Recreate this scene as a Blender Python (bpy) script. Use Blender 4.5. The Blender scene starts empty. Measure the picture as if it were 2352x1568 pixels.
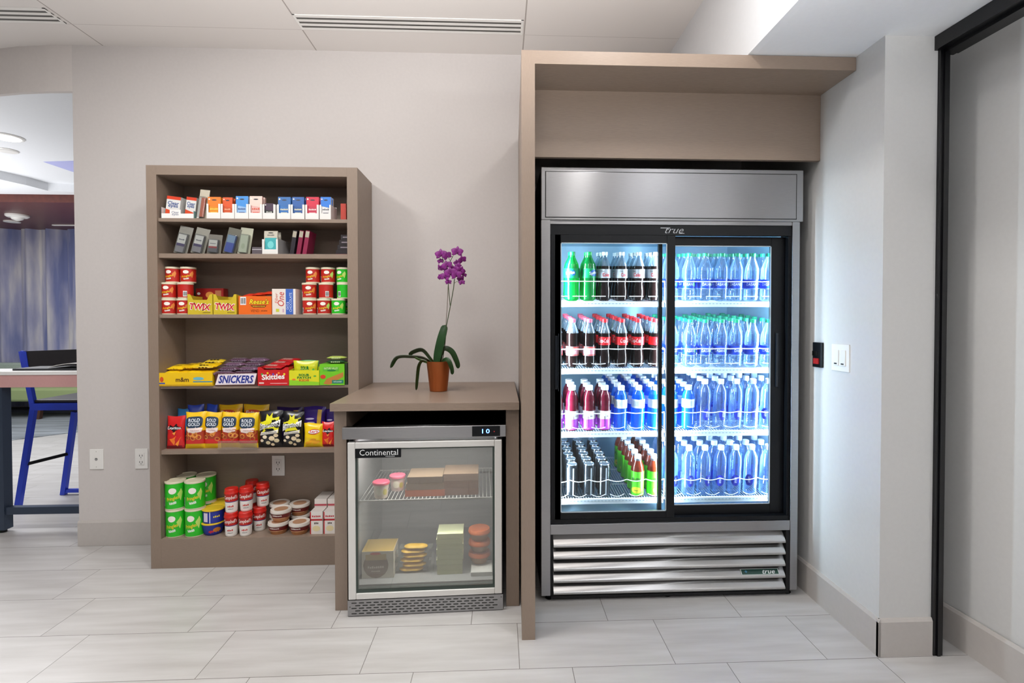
import bpy, math, random
from math import sin, cos, pi, radians, atan, sqrt, floor
from mathutils import Vector, Matrix
random.seed(7)
scene = bpy.context.scene
COL = scene.collection

# ------------------------------------------------------------------ camera
F, CX, CY = 1197.0, 1203.0, 759.0          # focal length and principal point, in pixels of 2352 x 1568
YAW, PITCH, ROLL = radians(2.6), radians(0.995), radians(-.055)
EYE = Vector((0, 0, 1.3165))
_f = Vector((sin(YAW) * cos(PITCH), cos(YAW) * cos(PITCH), -sin(PITCH)))
_r = Vector((cos(YAW), -sin(YAW), 0)); _u = _r.cross(_f)
_r, _u = cos(ROLL) * _r + sin(ROLL) * _u, -sin(ROLL) * _r + cos(ROLL) * _u
cam_data = bpy.data.cameras.new('camera'); cam = bpy.data.objects.new('camera', cam_data); COL.objects.link(cam)
cam.matrix_world = Matrix(((_r.x, _u.x, -_f.x, EYE.x), (_r.y, _u.y, -_f.y, EYE.y), (_r.z, _u.z, -_f.z, EYE.z), (0, 0, 0, 1)))
cam_data.sensor_width = 36; cam_data.lens = F / 2352 * 36
cam_data.shift_x = -(CX - 1176) / 2352; cam_data.shift_y = (CY - 784) / 2352
cam_data.clip_start = .05
scene.camera = cam

def at(u, v, Y):                              # world point seen at a pixel, at depth Y
    d = _r * ((u - CX) / F) - _u * ((v - CY) / F) + _f
    return EYE + d * (Y / d.y)
def on(u, v, z):                              # point of a level surface seen at a pixel
    d = _r * ((u - CX) / F) - _u * ((v - CY) / F) + _f
    return EYE + d * ((z - EYE.z) / d.z)
def ux(u, Y, v=760): return at(u, v, Y).x
def vz(v, Y, u=1200): return at(u, v, Y).z

# ------------------------------------------------------------------ world, lights, exposure
world = bpy.data.worlds.new('world'); scene.world = world; world.use_nodes = True
world.node_tree.nodes['Background'].inputs[0].default_value = (.98, .99, 1, 1)
world.node_tree.nodes['Background'].inputs[1].default_value = .15
scene.view_settings.view_transform = 'Standard'; scene.view_settings.look = 'None'
scene.view_settings.exposure = 0.0; scene.view_settings.gamma = 1
scene.cycles.max_bounces = 7; scene.cycles.diffuse_bounces = 4; scene.cycles.glossy_bounces = 4
scene.cycles.transmission_bounces = 4; scene.cycles.transparent_max_bounces = 28
scene.cycles.caustics_reflective = False; scene.cycles.caustics_refractive = False
scene.cycles.sample_clamp_indirect = 4
def area(name, loc, size, power, color=(1, 1, 1), rot=(0, 0, 0), size_y=None):
    l = bpy.data.lights.new(name, 'AREA'); l.energy = power; l.color = color
    l.shape = 'RECTANGLE' if size_y else 'SQUARE'; l.size = size
    if size_y: l.size_y = size_y
    o = bpy.data.objects.new(name, l); COL.objects.link(o); o.location = loc; o.rotation_euler = rot
    return o
area('ceiling_light_left', (-1.9, 1.6, 2.9), .4, 30, (1, .99, .985))
area('ceiling_light_near', (.55, 1.6, 2.9), .14, 8, (1, .985, .965))
area('ceiling_light_centre', (-.65, 1.7, 2.9), .3, 16, (1, .985, .97))
area('ceiling_light_middle', (-.6, -.8, 2.9), 1.2, 36, (1, .99, .99))
ceil_fill = area('ceiling_fill', (-.45, .45, 1.78), 2.6, 36, (1, .99, .985), (radians(180 - 40), 0, 0), size_y=.5)  # added fill aimed up at the ceiling, no real fixture there
ceil_fill.data.spread = radians(80)
area('soffit_fill', (1.38, -.05, 1.85), .5, 44, (.97, .98, 1), (pi, 0, 0))  # added to brighten the soffit from below, stands for no lamp
area('lounge_fill', (-6.2, 4.6, 1.4), 2.4, 85, (.98, .98, 1), (pi, 0, 0))  # unseen fill added to lift the lounge ceiling
area('ceiling_light_right', (.9, -1.4, 2.4), .8, 10, (.97, .98, 1))
area('ceiling_light_lounge', (-4.6, 4.6, 2.74), 1.6, 95, (.97, .98, 1))
area('ceiling_light_far', (-6.2, 5.9, 2.6), .8, 24, (.9, .93, 1))

# ------------------------------------------------------------------ materials
def lin(c):
    return c / 12.92 if c <= .04045 else ((c + .055) / 1.055) ** 2.4
def rgb(h):
    h = h.lstrip('#'); return tuple(lin(int(h[i:i + 2], 16) / 255) for i in (0, 2, 4)) + (1,)
MATS = {}
def mat(key, color='#888888', rough=.5, metal=0, emit=0, spec=.5, **kw):
    if key in MATS: return MATS[key]
    m = bpy.data.materials.new(key); m.use_nodes = True; b = m.node_tree.nodes['Principled BSDF']
    c = rgb(color) if isinstance(color, str) else color
    b.inputs['Base Color'].default_value = c; b.inputs['Roughness'].default_value = rough
    b.inputs['Metallic'].default_value = metal; b.inputs['Specular IOR Level'].default_value = spec
    if emit:
        b.inputs['Emission Color'].default_value = c; b.inputs['Emission Strength'].default_value = emit
    for k, v in kw.items(): b.inputs[k.replace('_', ' ')].default_value = v
    MATS[key] = m
    return m
def C(h, rough=.42): return mat('print ' + h, h, rough)
def gray_noise(m, scale, lo, hi, vec_scale=(1, 1, 1), detail=4, coord='Object', bump=0, rough_amt=0):
    nt = m.node_tree; N = nt.nodes; L = nt.links; b = N['Principled BSDF']
    tc = N.new('ShaderNodeTexCoord'); mp = N.new('ShaderNodeMapping'); mp.inputs['Scale'].default_value = vec_scale
    nz = N.new('ShaderNodeTexNoise'); nz.inputs['Scale'].default_value = scale; nz.inputs['Detail'].default_value = detail
    L.new(tc.outputs[coord], mp.inputs[0]); L.new(mp.outputs[0], nz.inputs['Vector'])
    rp = N.new('ShaderNodeMapRange'); rp.inputs['From Min'].default_value = .3; rp.inputs['From Max'].default_value = .7
    rp.inputs['To Min'].default_value = lo; rp.inputs['To Max'].default_value = hi
    L.new(nz.outputs['Fac'], rp.inputs['Value'])
    mx = N.new('ShaderNodeVectorMath'); mx.operation = 'SCALE'; mx.inputs[0].default_value = b.inputs['Base Color'].default_value[:3]
    L.new(rp.outputs[0], mx.inputs['Scale']); L.new(mx.outputs[0], b.inputs['Base Color'])
    if bump:
        bp = N.new('ShaderNodeBump'); bp.inputs['Strength'].default_value = bump; bp.inputs['Distance'].default_value = .002
        L.new(nz.outputs['Fac'], bp.inputs['Height']); L.new(bp.outputs[0], b.inputs['Normal'])
    return m
gray_noise(mat('wall paint', '#cfc9c6', .55, spec=.3), 60, .985, 1.015)
gray_noise(mat('right wall paint', '#d3d2d0', .28, spec=.45), 60, .985, 1.015)
gray_noise(mat('header paint', '#d8d1cd', .6, spec=.3), 60, .985, 1.015)
gray_noise(mat('white paint', '#e8eaed', .6, spec=.3), 60, .99, 1.01)
gray_noise(mat('baseboard vinyl', '#bcb6b1', .45), 50, .98, 1.02)
gray_noise(mat('laminate across', '#887769', .42), 30, .90, 1.08, (1.2, 8, 30), 6)
gray_noise(mat('laminate upright', '#887769', .42), 30, .90, 1.08, (30, 8, 1.2), 6)
gray_noise(mat('laminate top', '#887769', .36), 30, .92, 1.06, (1.2, 30, 8), 6)
mat('black', '#07090d', .4, spec=.3); mat('black matte', '#08080a', .8); mat('black track', '#060609', .3)
mat('white plastic', '#eceae6', .35); mat('dark slot', '#1a1a1a', .6)
mat('white enamel', '#dfe6ec', .4); mat('wire white', '#f2f6fa', .35); mat('freezer frame', '#dedcd8', .35, .25)
mat('chrome', '#c8c8c8', .15, 1); mat('copper', '#b8683a', .34, .85)
for nm, col_, r_ in (('steel', '#a3a2a3', .3), ('steel louvre', '#c4c2c0', .26)):
    m = mat(nm, col_, r_, 1); b = m.node_tree.nodes['Principled BSDF']
    b.inputs['Anisotropic'].default_value = .9; b.inputs['Anisotropic Rotation'].default_value = .25
    tg = m.node_tree.nodes.new('ShaderNodeTangent'); tg.direction_type = 'RADIAL'; tg.axis = 'Z'
    m.node_tree.links.new(tg.outputs[0], b.inputs['Tangent'])
    gray_noise(m, 40, .95, 1.04, (.6, 1, 25))
def glassy(key, tint, diffuse, body, rim=.75, gloss=.12, rough=.05, trans=0):
    """clear plastic or glass: see-through in the middle, brighter towards the rim"""
    m = bpy.data.materials.new(key); m.use_nodes = True; nt = m.node_tree; N = nt.nodes; L = nt.links; N.clear()
    out = N.new('ShaderNodeOutputMaterial'); tr = N.new('ShaderNodeBsdfTransparent'); tr.inputs[0].default_value = rgb(tint)
    df = N.new('ShaderNodeBsdfDiffuse'); df.inputs[0].default_value = rgb(diffuse)
    tl = N.new('ShaderNodeBsdfTranslucent'); tl.inputs[0].default_value = rgb(diffuse)
    ad = N.new('ShaderNodeMixShader'); ad.inputs[0].default_value = .5
    L.new(df.outputs[0], ad.inputs[1]); L.new(tl.outputs[0], ad.inputs[2])
    gl = N.new('ShaderNodeBsdfGlossy'); gl.inputs['Roughness'].default_value = rough
    lw = N.new('ShaderNodeLayerWeight'); lw.inputs['Blend'].default_value = .35
    mr = N.new('ShaderNodeMapRange'); mr.inputs['To Min'].default_value = body; mr.inputs['To Max'].default_value = rim
    L.new(lw.outputs['Facing'], mr.inputs['Value'])
    m1 = N.new('ShaderNodeMixShader'); L.new(mr.outputs[0], m1.inputs[0]); L.new(tr.outputs[0], m1.inputs[1]); L.new(ad.outputs[0], m1.inputs[2])
    m2 = N.new('ShaderNodeMixShader')
    mg = N.new('ShaderNodeMapRange'); mg.inputs['To Min'].default_value = gloss; mg.inputs['To Max'].default_value = min(1, gloss * 3)
    L.new(lw.outputs['Fresnel'], mg.inputs['Value']); L.new(mg.outputs[0], m2.inputs[0])
    L.new(m1.outputs[0], m2.inputs[1]); L.new(gl.outputs[0], m2.inputs[2]); L.new(m2.outputs[0], out.inputs[0])
    MATS[key] = m
    return m
glassy('door glass', '#f4fafc', '#9fb4c0', .0, .05, .03, .02)
glassy('freezer glass', '#e4e4e0', '#9a9a98', .03, .2, .15, .03)
glassy('clear blister', '#e8eae8', '#c8ccc8', .06, .5, .10, .15)
glassy('acrylic', '#f2f2f2', '#ffffff', .05, .3, .06, .05)
glassy('water plastic', '#e4f1fc', '#c4e4ff', .07, .62, .10, .12)
glassy('smart plastic', '#e2eefc', '#b0d6ff', .06, .62, .10, .12)
glassy('blue drink', '#3aa0f6', '#2394f4', .5, .9, .08, .15)
glassy('green plastic', '#2fd07a', '#12b458', .55, .9, .08, .15)
glassy('clear top', '#d0dfe8', '#c8dcec', .22, .85, .12, .1)
mat('cola', '#170c0b', .15); mat('purple drink', '#5a0f22', .2); mat('tea', '#6b2410', .2)
mat('can metal', '#3c4248', .22, .8); mat('can top', '#b8c4cc', .25, .85)
# floor tiles: 600 x 300 porcelain, each row shifted by a third
def floor_material():
    m = mat('floor tile', '#d2cec9', .32); nt = m.node_tree; N = nt.nodes; L = nt.links; b = N['Principled BSDF']
    g = N.new('ShaderNodeNewGeometry'); s = N.new('ShaderNodeSeparateXYZ'); L.new(g.outputs['Position'], s.inputs[0])
    def M(op, a, b_=None, c=None):
        n = N.new('ShaderNodeMath'); n.operation = op
        for i, q in enumerate((a, b_, c)):
            if q is None: continue
            if isinstance(q, (int, float)): n.inputs[i].default_value = q
            else: L.new(q, n.inputs[i])
        return n.outputs[0]
    rowf = M('DIVIDE', M('SUBTRACT', 2.852, s.outputs['Y']), .3); row = M('FLOOR', rowf)
    colf = M('DIVIDE', M('SUBTRACT', M('ADD', s.outputs['X'], 2.128), M('MULTIPLY', row, .2)), .6); col = M('FLOOR', colf)
    fy = M('SUBTRACT', rowf, row); fx = M('SUBTRACT', colf, col)
    ex = M('MULTIPLY', M('MINIMUM', fx, M('SUBTRACT', 1, fx)), .6); ey = M('MULTIPLY', M('MINIMUM', fy, M('SUBTRACT', 1, fy)), .3)
    joint = M('LESS_THAN', M('MINIMUM', ex, ey), .0013)
    cmb = N.new('ShaderNodeCombineXYZ'); L.new(col, cmb.inputs[0]); L.new(row, cmb.inputs[1])
    wn = N.new('ShaderNodeTexWhiteNoise'); L.new(cmb.outputs[0], wn.inputs['Vector'])
    mp = N.new('ShaderNodeMapping'); mp.inputs['Scale'].default_value = (1.1, 9, 1); mp.inputs['Rotation'].default_value = (0, 0, .12)
    av = N.new('ShaderNodeVectorMath'); L.new(g.outputs['Position'], av.inputs[0])
    sc_ = N.new('ShaderNodeVectorMath'); sc_.operation = 'SCALE'; sc_.inputs['Scale'].default_value = 9; L.new(wn.outputs['Color'], sc_.inputs[0]); L.new(sc_.outputs[0], av.inputs[1])
    L.new(av.outputs[0], mp.inputs[0])
    nz = N.new('ShaderNodeTexNoise'); nz.inputs['Scale'].default_value = 2.2; nz.inputs['Detail'].default_value = 6; L.new(mp.outputs[0], nz.inputs['Vector'])
    rp = N.new('ShaderNodeValToRGB'); L.new(nz.outputs['Fac'], rp.inputs[0])
    rp.color_ramp.elements[0].position = .3; rp.color_ramp.elements[0].color = rgb('#b0adaa')
    rp.color_ramp.elements[1].position = .7; rp.color_ramp.elements[1].color = rgb('#c2c0be')
    tone = M('MULTIPLY_ADD', wn.outputs['Value'], .05, .975)
    sc2 = N.new('ShaderNodeVectorMath'); sc2.operation = 'SCALE'; L.new(rp.outputs[0], sc2.inputs[0]); L.new(tone, sc2.inputs['Scale'])
    mx = N.new('ShaderNodeMix'); mx.data_type = 'RGBA'; L.new(joint, mx.inputs[0]); L.new(sc2.outputs[0], mx.inputs[6]); mx.inputs[7].default_value = rgb('#6a6560')
    L.new(mx.outputs[2], b.inputs['Base Color'])
floor_material()
def ceiling_material():
    m = mat('ceiling tile', '#f0eeec', .6); nt = m.node_tree; N = nt.nodes; L = nt.links; b = N['Principled BSDF']
    g = N.new('ShaderNodeNewGeometry'); s = N.new('ShaderNodeSeparateXYZ'); L.new(g.outputs['Position'], s.inputs[0])
    def M(op, a, b_):
        n = N.new('ShaderNodeMath'); n.operation = op
        for i, q in enumerate((a, b_)):
            if isinstance(q, (int, float)): n.inputs[i].default_value = q
            else: L.new(q, n.inputs[i])
        return n.outputs[0]
    dx = M('PINGPONG', M('SUBTRACT', s.outputs['X'], .137), .61)
    dy = M('PINGPONG', M('SUBTRACT', s.outputs['Y'], 2.945), .61)
    j = M('LESS_THAN', dx, .0035); j2 = M('LESS_THAN', dy, .0018)
    mx = N.new('ShaderNodeMix'); mx.data_type = 'RGBA'; L.new(j, mx.inputs[0]); mx.inputs[6].default_value = rgb('#e2ddd9'); mx.inputs[7].default_value = rgb('#a8a09a')
    mx2 = N.new('ShaderNodeMix'); mx2.data_type = 'RGBA'; L.new(j2, mx2.inputs[0]); L.new(mx.outputs[2], mx2.inputs[6]); mx2.inputs[7].default_value = rgb('#c4bdb8')
    L.new(mx2.outputs[2], b.inputs['Base Color'])
ceiling_material()

# ------------------------------------------------------------------ mesh helpers
_glyph = {}
def glyphs(s, shear=0, bold=0, cond=1, spacing=1):
    k = (s, shear, bold, spacing)
    if k not in _glyph:
        cu = bpy.data.curves.new('t', 'FONT'); cu.body = s; cu.size = 1; cu.shear = shear; cu.offset = bold; cu.resolution_u = 2
        cu.space_character = spacing; cu.space_line = .8; cu.align_x = 'CENTER'
        o = bpy.data.objects.new('t', cu); me = bpy.data.meshes.new_from_object(o)
        vs = [(v.co.x, v.co.y) for v in me.vertices]; fs = [tuple(p.vertices) for p in me.polygons]
        bpy.data.objects.remove(o); bpy.data.curves.remove(cu); bpy.data.meshes.remove(me)
        x0 = min(v[0] for v in vs); x1 = max(v[0] for v in vs); y0 = min(v[1] for v in vs); y1 = max(v[1] for v in vs)
        w, h = x1 - x0, y1 - y0
        _glyph[k] = ([((x - x0) / w - .5, (y - y0) / h - .5) for x, y in vs], fs)
    return _glyph[k]
class MB:
    def __init__(s): s.V = []; s.F = []; s.M = []; s.mats = []
    def mi(s, m):
        if isinstance(m, str): m = C(m) if m.startswith('#') else MATS[m]
        if m not in s.mats: s.mats.append(m)
        return s.mats.index(m)
    def add(s, vs, fs, m):
        n = len(s.V); s.V += [tuple(v) for v in vs]; i = s.mi(m)
        for f in fs: s.F.append(tuple(n + k for k in f)); s.M.append(i)
        return s
    def box(s, x0, x1, y0, y1, z0, z1, m, tf=None):
        vs = [(x, y, z) for x in (x0, x1) for y in (y0, y1) for z in (z0, z1)]
        if tf: vs = [tf(Vector(v)) for v in vs]
        return s.add(vs, [(0, 1, 3, 2), (4, 6, 7, 5), (0, 4, 5, 1), (2, 3, 7, 6), (0, 2, 6, 4), (1, 5, 7, 3)], m)
    def prism(s, pts, y0, y1, m):                      # outline in x,z extruded in y
        n = len(pts); vs = [(x, y0, z) for x, z in pts] + [(x, y1, z) for x, z in pts]
        return s.add(vs, [tuple(range(n)), tuple(range(2 * n - 1, n - 1, -1))] + [(i, (i + 1) % n + 0, (i + 1) % n + n, i + n) for i in range(n)], m)
    def slab(s, pts, z0, z1, m):                       # outline in x,y extruded in z
        n = len(pts); vs = [(x, y, z0) for x, y in pts] + [(x, y, z1) for x, y in pts]
        return s.add(vs, [tuple(range(n)), tuple(range(2 * n - 1, n - 1, -1))] + [(i, (i + 1) % n, (i + 1) % n + n, i + n) for i in range(n)], m)
    def lathe(s, prof, m, seg=20, cx=0, cy=0, sx=1, sy=1):  # prof: (r, z[, material]) ; ring i to i+1 takes the material of i
        n = len(prof)
        for i in range(n - 1):
            (r0, z0), (r1, z1) = prof[i][:2], prof[i + 1][:2]; mm = prof[i][2] if len(prof[i]) > 2 else m
            vs = [(cx + r * sx * cos(2 * pi * k / seg), cy + r * sy * sin(2 * pi * k / seg), z) for r, z in ((r0, z0), (r1, z1)) for k in range(seg)]
            s.add(vs, [(k, (k + 1) % seg, seg + (k + 1) % seg, seg + k) for k in range(seg)], mm)
        for (r, z), mm in ((prof[0][:2], prof[0][2] if len(prof[0]) > 2 else m), (prof[-1][:2], prof[-2][2] if len(prof[-2]) > 2 else m)):
            if r > 1e-4: s.add([(cx + r * sx * cos(2 * pi * k / seg), cy + r * sy * sin(2 * pi * k / seg), z) for k in range(seg)], [tuple(range(seg))], mm)
        return s
    def tube(s, pts, r, m, seg=6):
        pts = [Vector(p) for p in pts]; n = len(pts); vs = []
        for i, p in enumerate(pts):
            t = (pts[min(i + 1, n - 1)] - pts[max(i - 1, 0)]).normalized()
            a = t.cross(Vector((0, 0, 1)) if abs(t.z) < .9 else Vector((0, 1, 0))).normalized(); b = t.cross(a)
            rr = r[i] if isinstance(r, (list, tuple)) else r
            vs += [p + (a * cos(2 * pi * k / seg) + b * sin(2 * pi * k / seg)) * rr for k in range(seg)]
        fs = [(i * seg + k, i * seg + (k + 1) % seg, (i + 1) * seg + (k + 1) % seg, (i + 1) * seg + k) for i in range(n - 1) for k in range(seg)]
        fs += [tuple(range(seg)), tuple(range((n - 1) * seg, n * seg))]
        return s.add(vs, fs, m)
    def bar(s, p, q, w, h, m):                          # square bar from p to q
        p, q = Vector(p), Vector(q); t = (q - p).normalized()
        a = t.cross(Vector((0, 1, 0)) if abs(t.y) < .9 else Vector((0, 0, 1))).normalized() * w / 2; b = t.cross(a).normalized() * h / 2
        vs = [e + i * a + j * b for e in (p, q) for i, j in ((-1, -1), (1, -1), (1, 1), (-1, 1))]
        return s.add(vs, [(0, 1, 2, 3), (7, 6, 5, 4), (0, 4, 5, 1), (1, 5, 6, 2), (2, 6, 7, 3), (3, 7, 4, 0)], m)
    # printing on a surface: fmap(u, v, layer) gives the point
    def patch(s, fmap, u0, u1, v0, v1, m, layer=1, nu=8, nv=2):
        vs = [fmap(u0 + (u1 - u0) * i / nu, v0 + (v1 - v0) * j / nv, layer) for j in range(nv + 1) for i in range(nu + 1)]
        return s.add(vs, [(j * (nu + 1) + i, j * (nu + 1) + i + 1, (j + 1) * (nu + 1) + i + 1, (j + 1) * (nu + 1) + i) for j in range(nv) for i in range(nu)], m)
    def poly(s, fmap, pts, m, layer=1, rings=3):
        cx = sum(p[0] for p in pts) / len(pts); cy = sum(p[1] for p in pts) / len(pts); n = len(pts)
        vs = [fmap(cx, cy, layer)] + [fmap(cx + (p[0] - cx) * k / rings, cy + (p[1] - cy) * k / rings, layer) for k in range(1, rings + 1) for p in pts]
        fs = [(0, 1 + i, 1 + (i + 1) % n) for i in range(n)]
        for k in range(rings - 1): fs += [(1 + k * n + i, 1 + k * n + (i + 1) % n, 1 + (k + 1) * n + (i + 1) % n, 1 + (k + 1) * n + i) for i in range(n)]
        return s.add(vs, fs, m)
    def oval(s, fmap, cx, cy, w, h, m, layer=1, n=16, rot=0):
        return s.poly(fmap, [(cx + w / 2 * cos(t) * cos(rot) - h / 2 * sin(t) * sin(rot), cy + w / 2 * cos(t) * sin(rot) + h / 2 * sin(t) * cos(rot)) for t in (2 * pi * k / n for k in range(n))], m, layer)
    def text(s, fmap, txt, cx, cy, w, h, m, layer=2, shear=0, bold=0, rot=0, spacing=1):
        vs, fs = glyphs(txt, shear, bold, 1, spacing); cr, sr = cos(rot), sin(rot)
        return s.add([fmap(cx + x * w * cr - y * h * sr, cy + x * w * sr + y * h * cr, layer) for x, y in vs], fs, m)
    def scrawl(s, fmap, txt, cx, cy, w, h, m, layer=2, rot=0, **kw):   # lettering too small to read: broken strokes
        rr = random.Random(len(txt) * 7 + 3); n = max(3, min(9, len(txt))); c, q = cos(rot), sin(rot)
        for k in range(n):
            x0 = (-.5 + (k + .12) / n) * w; x1 = (-.5 + (k + .82) / n) * w; y0 = -h * (.28 + .12 * rr.random()); y1 = h * (.18 + .3 * rr.random())
            s.add([fmap(cx + x * c - y * q, cy + x * q + y * c, layer) for x, y in ((x0, y0), (x1, y0), (x1, y1), (x0, y1))], [(0, 1, 2, 3)], m)
        return s
    def build(s, name, parent=None, loc=None, smooth=True, angle=40, bevel=0):
        me = mesh_of(s, name, smooth, angle)
        o = bpy.data.objects.new(name, me); COL.objects.link(o)
        if parent: o.parent = parent
        if loc: o.location = loc
        if bevel:
            b = o.modifiers.new('bevel', 'BEVEL'); b.width = bevel; b.segments = 2; b.limit_method = 'ANGLE'; b.angle_limit = .9
        return o
def mesh_of(s, name, smooth=True, angle=40):
    me = bpy.data.meshes.new(name); me.from_pydata(s.V, [], s.F)
    for m in s.mats: me.materials.append(m)
    me.polygons.foreach_set('material_index', s.M)
    if smooth:
        me.polygons.foreach_set('use_smooth', [True] * len(me.polygons)); me.set_sharp_from_angle(angle=radians(angle))
    me.update(); return me
def plane(o, U, V, N, eps=.0005):
    o, U, V, N = Vector(o), Vector(U), Vector(V), Vector(N)
    return lambda u, v, l: o + U * u + V * v + N * (eps * l)
def front(x, y, z=0, eps=.0005): return plane((x, y, z), (1, 0, 0), (0, 0, 1), (0, -1, 0), eps)   # facing the camera side
def cyl(rf, eps=.0004, rot=0):                        # u is arc length, v is z
    def f(u, v, l):
        r = rf(v) if callable(rf) else rf
        a = u / r + rot - pi / 2; return Vector(((r + eps * l) * cos(a), (r + eps * l) * sin(a), v))
    return f
def tag(o, label, cat, group=None):
    o['label'] = label; o['category'] = cat
    if group: o['group'] = group
    return o
def thing(name, label, cat, loc=(0, 0, 0), rot=0, group=None, rx=0, ry=0):
    o = bpy.data.objects.new(name, None); COL.objects.link(o); o.empty_display_size = .05
    o.location = loc; o.rotation_euler = (rx, ry, rot)
    return tag(o, label, cat, group)
def struct(name, mb, **kw):
    o = mb.build(name, smooth=False, **kw); o['kind'] = 'structure'; return o
def inst(name, mesh, parent, loc=(0, 0, 0), rot=0):
    o = bpy.data.objects.new(name, mesh); COL.objects.link(o); o.parent = parent; o.location = loc; o.rotation_euler = (0, 0, rot); return o
def copy_of(src, loc, label, group=None, rot=None):   # copy a thing together with its parts and sub-parts
    r = src.copy(); COL.objects.link(r); r.location = loc; r['label'] = label
    if group: r['group'] = group
    if rot is not None: r.rotation_euler = (r.rotation_euler[0], r.rotation_euler[1], rot)
    for ch in list(src.children):
        c = ch.copy(); COL.objects.link(c); c.parent = r
        for g in list(ch.children):
            d = g.copy(); COL.objects.link(d); d.parent = c
    return r
ORD = ['first', 'second', 'third', 'fourth', 'fifth', 'sixth', 'seventh', 'eighth']
# ================================================================== THE ROOM
WY, CZ, SZ, RX = 3.165, 2.921, 2.42, 1.488     # back wall, ceiling, soffit heights, right wall
LX = -2.478                                     # where the back wall ends on the left
struct('floor', MB().box(-9, 4, -3.2, 9, -.05, 0, 'floor tile'))
struct('wall_back', MB().box(LX, RX + .2, WY, WY + .14, 0, CZ, 'wall paint'))
# bulkhead over the opening, bending away to the left
hp = [(LX, WY), (-2.62, 3.172), (-2.80, 3.195), (-2.98, 3.235), (-3.2, 3.30), (-3.6, 3.46)]
mb = MB().slab(hp + [(x, y + .025) for x, y in reversed(hp)], 2.655, CZ, 'header paint')
struct('trim_1', mb)
struct('ceiling', MB().box(-5.5, 1.04, -3.2, WY + .14, CZ, CZ + .05, 'ceiling tile'))
struct('trim_2', MB().prism([(1.018, CZ + .02), (1.03, SZ + .003), (1.06, SZ), (4, SZ), (4, CZ + .05), (1.018, CZ + .05)], -3.2, WY, 'white paint'))
struct('wall_right', MB().box(RX, 1.70, 1.966, WY, 0, SZ, 'right wall paint'))
struct('wall_far_right', MB().slab([(1.815, 2.6), (1.87, 1.76), (2.05, -1.6), (2.15, -1.6), (2.15, 2.6)], 0, SZ, 'right wall paint'))
struct('wall_pocket', MB().box(1.70, 1.9, 2.6, 2.7, 0, SZ, 'right wall paint'))
# baseboards
def base_profile(mb, p, q, n, h=.148, t=.011):
    p, q, n = Vector(p + (0,)), Vector(q + (0,)), Vector(n + (0,))
    prof = [(0, 0), (t, 0), (t, h - .012), (t * .45, h), (0, h)]
    vs = [e + n * d + Vector((0, 0, z)) for e in (p, q) for d, z in prof]; k = len(prof)
    mb.add(vs, [tuple(range(k)), tuple(range(2 * k - 1, k - 1, -1))] + [(i, (i + 1) % k, (i + 1) % k + k, i + k) for i in range(k)], 'baseboard vinyl')
    return mb
struct('baseboard_back', base_profile(MB(), (LX - .002, WY), (-1.866, WY), (0, -1)))
mb = base_profile(MB(), (RX, WY), (RX, 1.955), (-1, 0)); base_profile(mb, (RX - .011, 1.966), (1.699, 1.966), (0, -1))
struct('baseboard_right', mb)
struct('baseboard_far_right', base_profile(MB(), (1.815, 2.6), (2.05, -1.6), (-.998, -.06)))
# folding partition frame: upright jamb and the ceiling track
j = thing('partition_frame', 'black metal frame of a folding partition, upright post and ceiling track', 'door frame', (1.72, 1.96, 0))
mb = MB().box(-.019, .019, -.006, .05, 0, 2.40, 'black track').box(-.006, .006, -.012, -.006, .0, 2.40, 'black track')
mb.build('post', j, smooth=False)
mb = MB().slab([(-.035, .02), (.075, .02), (.20, -3.2), (.09, -3.2)], 2.365 - 0, 2.419, 'black track')
mb.slab([(-.005, .01), (.045, .01), (.165, -3.2), (.125, -3.2)], 2.352, 2.365, 'black track')
mb.build('track', j, smooth=False)
# ---------------- ceiling slot vents
def vent(x0, x1, y0, y1, label):
    t = thing('slot_vent', label, 'ceiling vent', ((x0 + x1) / 2, (y0 + y1) / 2, CZ))
    w, d = (x1 - x0) / 2, (y1 - y0) / 2
    mb = MB(); n = 3; sl = .018; gap = (2 * d - n * sl) / (n + 1)
    ys = [-d]
    for i in range(n): ys += [-d + gap * (i + 1) + sl * i, -d + (gap + sl) * (i + 1)]
    ys.append(d)
    for a, b in zip(ys[0::2], ys[1::2]): mb.box(-w, w, a, b, -.004, 0, 'white plastic')
    mb.box(-w, -w + .012, -d, d, -.0045, 0, 'white plastic').box(w - .012, w, -d, d, -.0045, 0, 'white plastic')
    mb.build('frame', t, smooth=False)
    mb = MB()
    for a, b in zip(ys[1::2], ys[2::2]): mb.box(-w + .012, w - .012, a, b, -.003, 0, mat('vent slot', '#55524e', .6))
    mb.build('slot', t, smooth=False)
vent(-1.083, .128, 2.800, 2.938, 'long white three slot air vent in the ceiling above the orchid')
vent(-3.55, -2.325, 2.800, 2.938, 'white three slot air vent cut off by the top left corner')

# ================================================================== LOUNGE beyond the opening on the left
struct('wall_lounge_back', MB().box(-9, -2.6, 8.35, 8.45, 0, 3, 'wall paint'))
struct('ceiling_lounge', MB().slab([(-9, 3.5), (-3.6, 3.49), (-3.2, 3.33), (-2.98, 3.265), (-2.80, 3.225), (-2.62, 3.20), (LX, 3.195), (LX, 6.3), (-9, 6.3)], 2.88, 2.95, 'white paint'))
struct('ceiling_wood', MB().box(-9, LX, 6.3, 8.35, 2.70, 2.80, gray_noise(mat('dark cherry', '#5a2a22', .35), 20, .8, 1.2, (1, 12, 1), 5)))
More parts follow.
